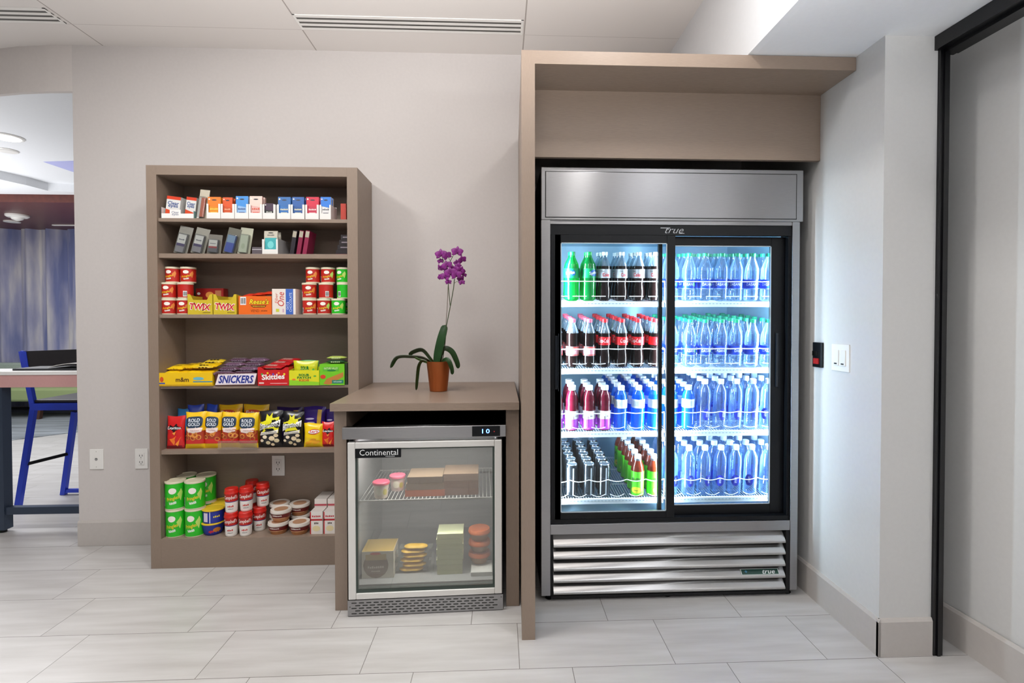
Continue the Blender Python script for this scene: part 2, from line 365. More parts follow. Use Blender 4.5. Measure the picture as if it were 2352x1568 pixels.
# slanted step of the far ceiling
struct('trim_3', MB().slab([(-9, 4.4)] + [(on(u_, v_, 2.79).x, min(6.28, on(u_, v_, 2.79).y)) for u_, v_ in ((-60, 402), (0, 412), (60, 425), (110, 438))] + [(-4.2, 6.295), (-9, 6.295)], 2.79, 2.88, 'white paint'))
m = mat('lounge carpet', '#7c8286', .95)
gray_noise(m, 3.0, .55, 1.6, (.35, 5, 1), 3)
tag(MB().slab([(-9, 5.2), (-5.456, 5.991), (-5.0, 6.48), (-3.5, 6.9), (-3.5, 8.35), (-9, 8.35)], 0, .008, m).build('carpet', smooth=False), 'blue grey streaked carpet on the lounge floor far left', 'carpet')
# curtain
m = mat('curtain fabric', '#8085a8', .9)
nt = m.node_tree; b = nt.nodes['Principled BSDF']
g = nt.nodes.new('ShaderNodeNewGeometry'); mp = nt.nodes.new('ShaderNodeMapping'); mp.inputs['Scale'].default_value = (4.5, 0, .5)
nz = nt.nodes.new('ShaderNodeTexNoise'); nz.inputs['Scale'].default_value = 1.3; nz.inputs['Detail'].default_value = 5
rp = nt.nodes.new('ShaderNodeValToRGB'); el = rp.color_ramp.elements
el[0].position = .36; el[0].color = rgb('#6f769f'); el[1].position = .66; el[1].color = rgb('#cfcac6')
e2 = el.new(.5); e2.color = rgb('#9c9cb4')
nt.links.new(g.outputs['Position'], mp.inputs[0]); nt.links.new(mp.outputs[0], nz.inputs['Vector']); nt.links.new(nz.outputs['Fac'], rp.inputs[0]); nt.links.new(rp.outputs[0], b.inputs['Base Color'])
mb = MB(); pts = []
x = -8.9
while x < -5.2:
    pts.append((x, 8.12 + .055 * sin(x * 19) + .02 * sin(x * 47))); x += .03
back = [(px, py + .012) for px, py in pts]
n = len(pts); vs = [(px, py, z) for z in (.05, 2.70) for px, py in pts] + [(px, py, z) for z in (.05, 2.70) for px, py in back]
fs = [(i, i + 1, n + i + 1, n + i) for i in range(n - 1)] + [(2 * n + i, 3 * n + i, 3 * n + i + 1, 2 * n + i + 1) for i in range(n - 1)]
tag(mb.add(vs, fs, m).build('curtain', smooth=True, angle=80), 'full height lavender grey curtain with soft folds in the lounge', 'curtain')
# low bench back in front of the curtain
t = thing('lounge_bench', 'long pale green lounge bench below the curtain', 'bench', (-6.9, 7.7, .008))
mt = gray_noise(mat('bench fabric', '#9aa69c', .9), 80, .85, 1.1)
mb = MB().box(-1.6, 1.7, .1, .24, .3, .72, mt); mb.build('backrest', t, bevel=.02, smooth=False)
MB().box(-1.6, 1.7, -.45, .1, .24, .42, mat('bench seat', '#8a9868', .9)).build('seat', t, bevel=.03, smooth=False)
for sx in (-1.5, -.35, .7, 1.6):
    MB().bar((sx, -.38, .24), (sx - .02, -.40, .0), .05, .05, mat('walnut', '#4a2f22', .5)).build('leg', t, smooth=False)
# low ottoman, only its dark legs and base show under the table
# recessed lights / detectors
def ceiling_disc(name, label, cat, loc, r, rim, face_mat, drop=.012):
    t = thing(name, label, cat, loc)
    mb = MB().lathe([(r, 0), (r, -drop * .5), (r * .9, -drop), (r * .82, -drop)], 'white plastic', 28); mb.build('trim_ring', t)
    MB().lathe([(r * .80, -drop - .001), (.0005, -drop - .004)], face_mat, 28).build(rim, t)
    return t
mat('lamp glow', '#fffaf2', .5, emit=6)
p = at(14, 312, 4.62); ceiling_disc('recessed_light', 'round lit recessed light in the white lounge ceiling', 'ceiling light', (p.x, 4.62, 2.88), .12, 'lens', 'lamp glow')
p = at(8, 340, 4.35); ceiling_disc('ceiling_speaker', 'round flush white disc in the ceiling below the lit light', 'speaker', (at(8, 341, 4.95).x, 4.98, 2.88), .085, 'grille', 'white plastic')
t = thing('smoke_detector', 'white domed smoke detector on the dark wood ceiling', 'smoke detector', (at(40, 505, 7.05).x, 7.05, 2.70))
MB().lathe([(.12, 0), (.12, -.02), (.1, -.035)], 'white plastic', 24).build('base', t)
MB().lathe([(.07, -.035), (.055, -.06), (.02, -.075), (.0005, -.078)], 'white plastic', 20).build('dome', t)
tag(MB().lathe([(.09, 0), (.09, -.012), (.0005, -.014)], 'white plastic', 24).build('ceiling_plate', loc=(at(28, 519, 7.5).x, 7.5, 2.70)), 'small flat white disc on the wood ceiling below the smoke detector', 'cover plate')
tag(MB().box(0, 1.2, -.02, .02, -.012, 0, 'white plastic').build('linear_light', loc=(at(122, 536, 7.75).x, 7.75, 2.70), smooth=False), 'thin white linear fixture at the edge of the wood ceiling', 'ceiling light')
# skylight coffer as a flat wedge, its bluish glow painted as lavender
tag(MB().slab([tuple(on(u_, v_, 2.876) - on(100, 372, 2.876))[:2] for u_, v_ in ((100, 372), (200, 369), (200, 402), (165, 394))], -.004, 0, mat('painted coffer glow', '#b9bcea', .6)).build('skylight_panel', loc=tuple(on(100, 372, 2.876))[:2] + (2.88,), smooth=False), 'triangular skylight coffer with painted lavender glow in the white lounge ceiling', 'ceiling panel')
tag(MB().box(0, 1.4, 0, .14, -.006, 0, mat('coffer grey', '#8f90b0', .6)).build('air_slot', loc=tuple(on(118, 460, 2.789))[:2] + (2.7885,), smooth=False), 'thin grey blue slot in the far lounge ceiling step', 'ceiling vent')
# tall table
TY = 3.346
t = thing('bar_table', 'tall white topped table with dark steel legs left of the wall', 'table', (-3.6, TY, 0))
gray_noise(mat('apron wood', '#c99a97', .5), 40, .93, 1.06, (30, 8, 1), 5)
mat('dark steel', '#3b4658', .4, .5)
MB().box(-1.2, 1.35, 0, .21, .989, 1.012, mat('white laminate', '#ecebe9', .3)).build('tabletop', t, smooth=False, bevel=.002)
MB().box(-1.19, 1.34, .006, .204, .913, .989, 'apron wood').build('apron', t, smooth=False)
for lx, ly in ((.48, .02), (1.28, .02)):
    mb = MB().box(lx - .035, lx + .035, ly, ly + .06, .02, .913, 'dark steel'); lg = mb.build('leg', t, smooth=False)
    MB().lathe([(.02, 0), (.02, .022)], 'black', 12, lx, ly + .03).build('foot', lg)
MB().box(.515, 1.35, .028, .068, .115, .16, 'dark steel').build('foot_rail', t, smooth=False)
tag(MB().box(0, .75, 0, .2, 0, .012, mat('dark folder', '#2b2c30', .5)).build('menu_folder', loc=(at(52, 848, 3.47).x, 3.40, 1.0125), smooth=False), 'flat dark folder lying on the tall table', 'folder')
mb = MB(); n = 14; vs = []
for i in range(n + 1):
    a = i / n; z = .018 + .028 * sin(pi * min(1, a * 1.25)) * (1 - .3 * a)
    for yy in (0, .18): vs += [(a * .42, yy, z), (a * .42, yy, z + .003)]
fs = []
for i in range(n):
    k = i * 4; fs += [(k, k + 4, k + 6, k + 2), (k + 1, k + 3, k + 7, k + 5), (k, k + 1, k + 5, k + 4), (k + 2, k + 6, k + 7, k + 3)]
tag(mb.add(vs, fs, 'white plastic').build('magazine', loc=(at(116, 848, 3.43).x, 3.41, 1.011)), 'open white magazine curling up on the dark folder', 'magazine')
# stool
t = thing('bar_stool', 'blue framed bar stool with black back behind the tall table', 'bar stool', (-3.32, 3.95, 0))
mat('blue metal', '#2b45c8', .35, .3); mat('black seat', '#17151a', .6)
SL = []
def sp(u, v, Y): q = at(u, v, Y); return (q.x + 3.32, Y - 3.95, q.z)
fl_, fr_ = sp(44, 1162, 3.86), None
a0, a1 = sp(78, 935, 3.93), (sp(42, 1163, 3.858)[0], 3.858 - 3.95, 0.0)
b0, b1 = sp(172, 945, 4.05), (sp(146, 1133, 4.11)[0], 4.11 - 3.95, 0.0)
for p_, q_ in ((a0, a1), (b0, b1), ((a0[0] + .42, a0[1], a0[2]), (a1[0] + .50, a1[1], 0)), ((b0[0] + .42, b0[1] + .02, b0[2]), (b1[0] + .46, b1[1], 0))):
    MB().bar(p_, q_, .034, .03, 'blue metal').build('leg', t, smooth=False)
mid = lambda p, q, f: tuple(p[i] + (q[i] - p[i]) * f for i in range(3))
MB().bar(mid(a0, a1, .58), mid(b0, b1, .50), .022, .022, 'black').build('footrest', t, smooth=False)
MB().bar((b1[0], b1[1], .03), (b1[0] + .46, b1[1], .03), .025, .025, 'blue metal').build('sled_rail', t, smooth=False)
MB().box(a0[0] - .01, a0[0] + .45, -.04, -.01, a0[2] - .02, a0[2] + .03, 'blue metal').box(a0[0] - .01, a0[0] + .02, -.01, .36, a0[2] - .02, a0[2] + .03, 'blue metal').build('seat_frame', t, smooth=False)
MB().box(a0[0], a0[0] + .44, -.03, .38, a0[2] + .03, a0[2] + .055, 'black seat').build('seat', t, smooth=False, bevel=.01)
c0 = sp(70, 890, 3.92); c1 = sp(52, 806, 3.90)
MB().bar((a0[0], a0[1], a0[2]), (c1[0], c1[1], c1[2]), .034, .03, 'blue metal').build('back_post', t, smooth=False)
vs = [(c1[0], c1[1], c1[2]), (c1[0] + .03, c1[1], c1[2]), (c1[0] + .48, c1[1], c1[2] + .015), (c1[0] + .48, c1[1], .90), (c1[0] + .04, c1[1], .90)]
MB().prism([(v[0], v[2]) for v in vs], c1[1] - .01, c1[1] + .012, 'black seat').build('backrest', t, smooth=False)
MB().prism([(c1[0] - .004, c1[2] + .002), (c1[0] + .035, c1[2] - .004), (c1[0] + .055, .95), (c1[0] + .02, .95)], c1[1] - .014, c1[1] + .014, 'blue metal').build('back_side', t, smooth=False)
# ================================================================== WALL PLATES
def plate(x, z, w, h, label, cat, kind, y=WY):
    t = thing(kind, label, cat, (x, y, z))
    MB().box(-w / 2, w / 2, -.006, 0, -h / 2, h / 2, 'white plastic').build('cover_plate', t, smooth=False, bevel=.0015)
    mb = MB(); f = front(0, -.0065)
    if cat == 'outlet':
        mb.box(-.017, .017, -.0085, -.006, -.036, .036, 'white plastic').build('socket', t, smooth=False, bevel=.001); mb = MB(); f = front(0, -.0088)
        for s_ in (-.019, .019):
            mb.patch(f, -.009, -.006, s_ - .005, s_ + .006, 'dark slot', 1, 1, 1); mb.patch(f, .006, .009, s_ - .005, s_ + .006, 'dark slot', 1, 1, 1); mb.oval(f, 0, s_ - .010, .005, .005, 'dark slot', 1, 8)
        mb.patch(f, -.004, .004, -.0035, .0035, C('#d8d5d0'), 1, 1, 1)
    else:
        mb.lathe([(.008, 0), (.008, .002), (.004, .003)], 'chrome', 12); mb.V = [(a, -.006 - c, b) for a, b, c in mb.V]
        for s_ in (-.045, .045): MB().oval(f, 0, s_, .005, .005, C('#a8a49e'), 1, 8).build('screw', t, smooth=False)
    mb.build('slots' if cat == 'outlet' else 'jack', t, smooth=False)
plate(-2.371, .51, .078, .118, 'white wall plate with a round jack near the wall corner', 'wall plate', 'jack_plate')
plate(-2.115, .51, .072, .118, 'white outlet on the wall just left of the bookcase', 'outlet', 'wall_outlet')
# on the right wall: thermostat-like black key switch and double rocker plate
t = thing('key_switch', 'small black and red control switch on the wall right of the cooler', 'switch', (RX, 2.365, 1.16))
MB().box(-.012, 0, -.034, .034, -.058, .058, 'black').build('plate', t, smooth=False, bevel=.002)
MB().box(-.022, -.012, -.012, .02, -.004, .018, 'chrome').build('key', t, smooth=False)
MB().box(-.018, -.012, -.018, .018, -.042, -.016, C('#a01c1c')).build('button', t, smooth=False)
t = thing('light_switch', 'white double paddle light switch on the right wall', 'switch', (RX, 2.208, 1.157))
MB().box(-.006, 0, -.058, .058, -.059, .059, 'white plastic').build('cover_plate', t, smooth=False, bevel=.0015)
for yy in (-.023, .023):
    pd = MB().box(-.011, -.006, yy - .017, yy + .017, -.034, .034, 'white plastic').build('paddle', t, smooth=False, bevel=.001)
    MB().box(-.0118, -.011, yy - .009, yy + .009, -.029, -.023, 'dark slot').build('indicator', pd, smooth=False)

# ================================================================== BOOKCASE
BX0, BX1, BY, BYB, BT = -1.862, -.763, 2.845, 3.16, 2.142
bk = thing('snack_bookcase', 'tall grey brown laminate bookcase stocked with snacks', 'bookcase', ((BX0 + BX1) / 2, BY, 0))
bx = -(BX0 + BX1) / 2
def bpart(nm, x0, x1, y0, y1, z0, z1, m='laminate across'):
    MB().box(x0 + bx, x1 + bx, y0 - BY, y1 - BY, z0, z1, m).build(nm, bk, smooth=False, bevel=.0008)
IX0, IX1, IB = BX0 + .053, BX1 - .056, 3.085
bpart('side_panel', BX0, IX0, BY, BYB, 0, BT, 'laminate upright'); bpart('side_panel', IX1, BX1, BY, BYB, 0, BT, 'laminate upright')
bpart('top_panel', IX0, IX1, BY, BYB, BT - .05, BT)
bpart('back_panel', IX0, IX1, IB, BYB, .0, BT - .05)
bpart('plinth', IX0, IX1, BY, IB, 0, .158)
SH = [1.867, 1.680, 1.356, .975, .631, .158]
for z, th in zip(SH[:5], (.019, .024, .019, .015, .023)): bpart('shelf', IX0, IX1, BY + .012, IB, z - th, z)
plate(at(640, 1060, IB).x, .48, .072, .118, 'white outlet inside the bookcase above the soup cups', 'outlet', 'wall_outlet', IB)
# ================================================================== COUNTER WITH FREEZER BAY
ct = thing('laminate_counter', 'low grey brown laminate counter over the small freezer', 'counter', (-.336, 2.39, 0))
cx0 = .336
def cpart(nm, x0, x1, y0, y1, z0, z1, m):
    MB().box(x0 + cx0, x1 + cx0, y0 - 2.39, y1 - 2.39, z0, z1, m).build(nm, ct, smooth=False, bevel=.0008)
cpart('worktop', -.760, .086, 2.355, 3.163, .916, .951, 'laminate top')
cpart('side_panel', -.753, -.697, 2.39, 2.83, 0, .916, 'laminate upright')
cpart('side_panel', .026, .086, 2.39, 3.163, 0, .916, 'laminate upright')
cpart('back_panel', -.697, .026, 3.10, 3.163, 0, .916, 'black matte')  # black stands in for the shade inside the bay
# ================================================================== TALL SURROUND
sr = thing('cooler_surround', 'tall grey brown laminate surround with a canopy over the cooler', 'cabinet', (.115, 2.13, 0))
MB().slab([(-.027, 0), (.028, 0), (.028, 1.033), (-.003, 1.033)], 0, 2.417, 'laminate upright').build('side_panel', sr, smooth=False)
MB().box(.028, RX - .115 - .001, 0, 1.033, 2.363, 2.417, 'laminate across').build('top_panel', sr, smooth=False)
MB().box(.028, RX - .115 - .001, .24, .262, 2.062, 2.363, 'laminate across').build('back_panel', sr, smooth=False)
# ================================================================== TALL DRINKS COOLER
OX, OY = .8, 2.41
fr = thing('drinks_cooler', 'tall stainless two door glass cooler full of bottled drinks', 'refrigerator', (OX, OY, 0))
def fp(nm, boxes, m, par=None, bevel=0):
    mb = MB()
    for x0, x1, y0, y1, z0, z1 in boxes: mb.box(x0 - OX, x1 - OX, y0 - OY, y1 - OY, z0, z1, m)
    return mb.build(nm, par or fr, smooth=False, bevel=bevel)
gray_noise(mat('liner', '#9fc0d2', .5), 30, .97, 1.03)
mat('black shell', '#101113', .35)
fp('cabinet', [(.193, .236, 2.45, 3.13, .03, 2.03), (1.38, 1.418, 2.45, 3.13, .03, 2.03), (.236, 1.38, 3.11, 3.13, .3, 2.03), (.236, 1.38, 2.45, 3.13, 1.775, 2.03), (.236, 1.38, 2.47, 3.11, .30, .36)], 'black shell')
fp('liner', [(.236, .243, 2.50, 3.11, .36, 1.775), (1.373, 1.38, 2.50, 3.11, .36, 1.775), (.243, 1.373, 3.10, 3.11, .36, 1.775), (.243, 1.373, 2.50, 3.10, 1.765, 1.775), (.243, 1.373, 2.50, 3.10, .36, .372)], 'liner')
fp('header', [(.190, 1.434, 2.412, 2.45, 1.787, 2.030)], 'steel', bevel=.003)
fp('header_panel', [(.212, 1.398, 2.409, 2.413, 1.800, 2.008)], 'steel', bevel=.0015)
fp('header_edge', [(.209, 1.402, 2.4115, 2.4125, 1.797, 2.011)], 'dark slot')
fp('stile', [(.190, .234, 2.414, 2.45, .03, 1.787)], 'steel', bevel=.002)
fp('stile', [(1.384, 1.420, 2.414, 2.45, .03, 1.787)], 'steel', bevel=.002)
fp('header_lip', [(.234, 1.384, 2.42, 2.45, 1.770, 1.787)], 'steel')
fb = fp('door_surround', [(.234, 1.384, 2.426, 2.45, 1.722, 1.770), (.234, 1.384, 2.426, 2.50, .365, .385), (.234, .243, 2.45, 2.50, .385, 1.770), (1.373, 1.384, 2.43, 2.50, .385, 1.722), (.243, 1.373, 2.45, 2.50, 1.755, 1.770)], 'black')
# sliding doors
def door(x0, x1, z0, z1, g, y, hx, hz, label):
    d = fp('door', [(x0, g[0] if x0 < .5 else .775, y, y + .022, z0, z1), (g[0] - .028, g[0], y, y + .022, z0, z1), (g[1], x1, y, y + .022, z0, z1), (g[0], g[1], y, y + .022, g[3], z1), (g[0], g[1], y, y + .022, z0, g[2])], 'black', bevel=.0015)
    fp('glass_pane', [(g[0], g[1], y + .008, y + .013, g[2], g[3])], 'door glass', d)
    fp('glazing_bead', [(g[0], g[0] + .004, y + .001, y + .006, g[2], g[3]), (g[1] - .004, g[1], y + .001, y + .006, g[2], g[3]), (g[0], g[1], y + .001, y + .006, g[3] - .004, g[3]), (g[0], g[1], y + .001, y + .006, g[2], g[2] + .004)], mat('bead', '#c8d4dc', .25, .6), d)
    fp('handle', [(hx - .006, hx + .006, y - .008, y, hz[0], hz[1]), (hx + .009, hx + .013, y - .003, y, hz[0] - .01, hz[1] + .01)], mat('handle black', '#161b22', .18), d, bevel=.002)
    return d
door(.237, .826, .385, 1.722, (.283, .787, .416, 1.685), 2.427, .262, (1.0, 1.25), '')
door(.757, 1.372, .385, 1.722, (.826, 1.307, .431, 1.679), 2.460, 1.335, (1.0, 1.26), '')
# logo on the black head rail
mb = MB(); f = plane((0, 0, 0), (1, 0, 0), (0, 0, 1), (0, -1, 0), .0006)
lx, lz = .812 - OX, 1.745
f = front(0, 2.426 - OY, 0, .0008)
mb.text(f, 'true', lx + .008, lz - .002, .088, .024, mat('logo silver', '#c4c8cc', .3), 1, shear=.45, bold=-.01)
mb.patch(f, lx - .058, lx - .012, lz + .009, lz + .012, 'logo silver', 1, 1, 1); mb.patch(f, lx + .03, lx + .056, lz - .0155, lz - .013, 'logo silver', 1, 1, 1)
mb.build('logo', fr, smooth=False)
# lower rail, louvres, base
fp('lower_rail', [(.234, 1.384, 2.416, 2.45, .318, .365)], 'steel', bevel=.0015)
fp('base', [(.236, 1.384, 2.455, 2.475, .022, .318), (.236, .247, 2.42, 2.455, .022, .318), (1.368, 1.384, 2.42, 2.455, .022, .318), (.236, 1.384, 2.42, 2.46, .014, .026), (.236, 1.384, 2.46, 3.1, .014, .03)], 'black matte')
n = 5; z0 = .034
for i in range(n):
    zb = z0 + i * .0558
    prof = [(2.4155, zb), (2.413, zb + .004), (2.4135, zb + .009), (2.418, zb + .015), (2.452, zb + .050), (2.454, zb + .048), (2.421, zb + .013), (2.417, zb + .004)]
    k = len(prof); vs = [(x - OX, y - OY, z) for x, ins in ((.249, 0), (1.362, 0)) for y, z in prof]
    MB().add(vs, [tuple(range(k)), tuple(range(2 * k - 1, k - 1, -1))] + [(a, (a + 1) % k, (a + 1) % k + k, a + k) for a in range(k)], 'steel louvre').build('louvre', fr, smooth=True, angle=50)
mb = MB(); zz = z0 + .0558 + .030
tf = plane((0, 2.4262 - OY, zz - .005), (1, 0, 0), (0, .69, .72), (0, -.72, .69), .0006)
mb.patch(tf, 1.150 - OX, 1.335 - OX, -.013, .015, C('#dfe6e4', .3), 1, 1, 1).patch(tf, 1.153 - OX, 1.332 - OX, -.011, .013, C('#0d3b30', .3), 2, 1, 1)
mb.text(tf, 'true', 1.285 - OX, .000, .062, .018, C('#f0f4f2'), 3, shear=.4, bold=.01)
mb.poly(tf, [(1.175 - OX, -.004), (1.182 - OX, .003), (1.175 - OX, .009), (1.168 - OX, .003)], C('#3f7ea0'), 3, 1)
mb.build('badge', fr, smooth=False)
for px in (.23, .8, 1.39):
    MB().lathe([(.014, 0), (.018, .006), (.008, .008), (.008, .02)], 'black', 12, px - OX, .04).build('foot', fr)
fp('vent_panel', [(1.445, 1.452, 2.55, 2.62, .03, .85), (1.46, 1.466, 2.60, 2.68, .03, .8)], mat('grey sheet', '#7d7a75', .6), None)
# shelves: white wire, rising to the back
SHZ = [1.413, 1.087, .778, .450]; SLOPE = .10
def shelf_z(i, y): return SHZ[i] + SLOPE * (y - 2.51)
for i, z in enumerate(SHZ):
    for x0, x1 in ((.246, .800), (.808, 1.370)):
        mb = MB()
        tfm = lambda v: Vector((v.x - OX, v.y - OY, v.z + z + SLOPE * (v.y - 2.51)))
        mb.box(x0, x1, 2.514, 2.518, -.026, -.002, 'white enamel', tfm)                         # price rail
        mb.box(x0, x1, 2.518, 2.524, -.008, -.001, 'wire white', tfm)
        for yy in (2.70, 2.90, 3.08): mb.box(x0, x1, yy, yy + .006, -.010, -.004, 'wire white', tfm)
        nw = int((x1 - x0) / .0125)
        for k in range(nw + 1):
            xx = x0 + (x1 - x0) * k / nw; mb.box(xx - .0012, xx + .0012, 2.519, 3.09, -.004, -.0012, 'wire white', tfm)
        for k in range(30):                                                                     # slots of the rail
            xx = x0 + .03 + (x1 - x0 - .06) * k / 29; mb.box(xx - .004, xx + .004, 2.5135, 2.514, -.012, -.009, C('#8fa6b8'), tfm)
        sag = (.0, .002, .006, .010)[i]; pts = []
        for k in range(61):
            xx = x0 + (x1 - x0) * k / 60; ph = ((xx - .246) / .0925) % 1.0
            pts.append(tfm(Vector((xx, 2.503 + .0 * ph, .098 - sag * sin(pi * ph)))))
        mb.tube(pts, .0022, 'wire white', 5)
        nb = int(round((x1 - x0) / .0925))
        for k in range(nb + 1):
            xx = x0 + (x1 - x0) * k / nb
            if k in (0, nb): mb.tube([tfm(Vector((xx, 2.505, -.002))), tfm(Vector((xx, 2.503, .097)))], .0018, 'wire white', 4)
            if k < nb:
                xa, xb = xx + .012, xx + (x1 - x0) / nb - .012
                mb.tube([tfm(Vector((xa + (xb - xa) * q / 8, 2.505, .026 - sag * 1.2 * sin(pi * q / 8)))) for q in range(9)], .0016, 'wire white', 4)
        mb.build('shelf', fr, smooth=False)
# light tubes behind the frame
mat('tube glow', '#d8ecff', .4, emit=7)
for x, face in ((.2475, 1), (.803, 0), (.812, 0), (1.3655, -1)):
    if face == 0: continue
    MB().lathe([(.004, .44), (.004, 1.70)], 'tube glow', 8, x - OX, 2.503 - OY).build('light_tube', fr)
def strip(nm, loc, d, power, col=(.80, .90, 1)):
    o = area(nm, loc, .025, power, col, size_y=1.24); o.data.spread = radians(150); o.rotation_euler = Vector(d).to_track_quat('-Z', 'Y').to_euler(); return o
strip('cooler_strip_left', (.262, 2.489, 1.07), (.8, .6, 0), 18)
strip('cooler_strip_mullion_left', (.795, 2.489, 1.07), (-.7, .7, 0), 15)
strip('cooler_strip_mullion_right', (.815, 2.489, 1.07), (.7, .7, 0), 18, (.66, .84, 1))
strip('cooler_strip_right', (1.352, 2.489, 1.07), (-.8, .6, 0), 20, (.66, .84, 1))

# ------------------------------------------------------------------ bottles
def rprof(prof):
    zs = [(p[1], p[0]) for p in prof]
    def f(z):
        for (a, ra), (b, rb) in zip(zs, zs[1:]):
            if a <= z <= b: return ra + (rb - ra) * (z - a) / max(1e-6, b - a)
        return zs[-1][1]
    return f
def make_bottle(name, label, prof, cap, lab, loc=(0, 0, 0), seg=16, prints=None, neck=None):
    t = thing(name, label, 'can' if name == 'drink_can' else 'bottle', loc); t.rotation_mode = 'ZYX'; t.rotation_euler = (atan(SLOPE), 0, 0)
    MB().lathe(prof, prof[0][2], seg).build('body', t, angle=60)
    if cap:
        r, za, zb, m = cap; MB().lathe([(r, za), (r, zb - .002), (r * .9, zb)], m, 14).build('cap', t, angle=50)
    if lab:
        za, zb, m, rad = lab; rf = rad if rad else (lambda z, g=rprof(prof): g(z) + .0006)
        mb = MB(); zs = [za + (zb - za) * k / 3 for k in range(4)]
        rr = [(rf(z) if callable(rf) else rf) for z in zs]
        for k in range(3):
            vs = [(r * cos(2 * pi * q / 20), r * sin(2 * pi * q / 20), z) for r, z in ((rr[k], zs[k]), (rr[k + 1], zs[k + 1])) for q in range(20)]
            mb.add(vs, [(q, (q + 1) % 20, 20 + (q + 1) % 20, 20 + q) for q in range(20)], m)
        if prints: prints(mb, cyl((lambda z: (rf(z) if callable(rf) else rf) + .0006), .0004))
        mb.build('label', t, angle=60)
    return t
coke = lambda liq, top: [(.022, 0, liq), (.030, .006, liq), (.033, .025, liq), (.0325, .05, liq), (.028, .083, liq), (.0305, .105, liq), (.031, .112, liq), (.031, .155, liq), (.029, .170, top), (.021, .193, top), (.0135, .212, top), (.0125, .226, top)]
mat('cap red', '#d8232e', .4); mat('cap pink', '#e0607c', .4); mat('cap white', '#eef2f6', .4); mat('cap green', '#0aa070', .4); mat('cap lime', '#10b050', .4); mat('cap silver', '#dfe4ea', .35); mat('cap dark', '#1d1f26', .4)
def pr_coke(mb, f): mb.text(f, 'Coca-Cola', 0, .134, .050, .020, C('#ffffff'), 1, shear=.3)
def pr_diet(mb, f): mb.text(f, 'Coke', .004, .128, .034, .018, C('#d81e2c'), 1, bold=.02); mb.text(f, 'Diet', -.012, .145, .016, .008, C('#222428'), 1)
def pr_cherry(mb, f): mb.patch(f, -.1, .1, .062, .066, C('#e24a3a'), 1, 16, 1); mb.patch(f, -.1, .1, .098, .103, C('#d8442f'), 1, 16, 1); mb.text(f, 'Coke', 0, .082, .034, .018, C('#ffffff'), 1, shear=.2)
def pr_sprite(mb, f): mb.text(f, 'Sprite', 0, .135, .044, .020, C('#ffffff'), 2, rot=.15, bold=.02); mb.oval(f, .004, .136, .046, .032, C('#1c5fb0'), 1)
def pr_das(mb, f):
    mb.text(f, 'DASANI', .0, .083, .050, .014, C('#ffffff'), 1); mb.oval(f, .030, .082, .012, .018, C('#35c878'), 1); mb.text(f, 'DASANI', .0 + .098, .083, .050, .014, C('#ffffff'), 1)
    mb.patch(f, -.1, .1, .0605, .0620, C('#b8d4ff'), 1, 16, 1)
def pr_vit(mb, f): mb.scrawl(f, 'vitaminwater', .0, .046, .058, .008, C('#5a2a50'), 1, rot=pi / 2); mb.scrawl(f, 'power-c', .018, .075, .016, .006, C('#44304a'), 1)
def pr_blue(mb, f): [mb.patch(f, -.014, .014, z, z + .0015, C('#7c98b8'), 1, 4, 1) for z in (.142, .136, .130, .124)]
def pr_smart(mb, f): mb.oval(f, 0, .078, .040, .058, C('#2433b4'), 1); mb.text(f, 'smart', 0, .080, .030, .011, C('#eef4ff'), 2, rot=pi / 2)
def pr_fuze(mb, f): mb.text(f, 'FUZE', 0, .088, .042, .016, C('#17301c'), 2, bold=.02); mb.oval(f, 0, .035, .05, .034, C('#e8e83c'), 1); mb.scrawl(f, 'LEMON', 0, .034, .020, .006, C('#3a6a1c'), 2)
def pr_can(mb, f): [mb.patch(f, x - .0035, x + .0035, .012, .150, C('#c3ccd4', .3), 1, 1, 1) for x in (-.012, .016)]
cp = (.0145, .221, .238)
B = {}
S0 = (OX, -30, 0)
def proto(k, *a, **kw): B[k] = make_bottle(*a, **kw)
proto('diet', 'soda_bottle', '', coke('cola', 'clear top'), cp[:3] + ('cap white',), (.112, .155, C('#c9ccd2', .35), .0318), prints=pr_diet)
proto('cola', 'soda_bottle', '', coke('cola', 'clear top'), cp[:3] + ('cap red',), (.112, .152, C('#d81e26', .35), .0318), prints=pr_coke)
proto('cherry', 'soda_bottle', '', coke('cola', 'clear top'), cp[:3] + ('cap pink',), (.060, .105, C('#e8a8b4', .35), .0322), prints=pr_cherry)
proto('sprite', 'soda_bottle', '', [(.024, 0, 'green plastic'), (.033, .008, 'green plastic'), (.0355, .03, 'green plastic'), (.034, .08, 'green plastic'), (.0355, .10, 'green plastic'), (.035, .155, 'green plastic'), (.030, .180, 'green plastic'), (.0145, .212, 'green plastic'), (.0125, .226, 'green plastic')], cp[:3] + ('cap lime',), (.112, .158, C('#15a060', .35), .0362), prints=pr_sprite)
wp = 'water plastic'
proto('water', 'water_bottle', '', [(.022, 0, wp), (.031, .006, wp), (.0325, .02, wp), (.0312, .03, wp), (.0325, .04, wp), (.0312, .05, wp), (.032, .06, wp), (.032, .106, wp), (.0335, .112, wp), (.0325, .150, wp), (.030, .165, wp), (.0145, .208, wp), (.0125, .226, wp)], (.0145, .219, .235, 'cap green'), (.060, .106, C('#1640c0', .35), .0328), prints=pr_das)
vit = lambda q: [(.026, 0, q), (.032, .005, q), (.0325, .05, q), (.0325, .105, q), (.031, .125, q), (.0315, .15, q), (.026, .178, q), (.017, .195, q), (.015, .205, q)]
proto('vit', 'juice_bottle', '', vit('purple drink'), (.0185, .200, .222, 'cap silver'), (.008, .060, C('#c04ae0', .35), .0331), prints=pr_vit)
t_ = B['vit']; mb = MB(); f_ = cyl(.0336); mb.lathe([(.0333, .060), (.0333, .100)], C('#f0eef2', .35), 20); mb.build('upper_label', t_, angle=60)
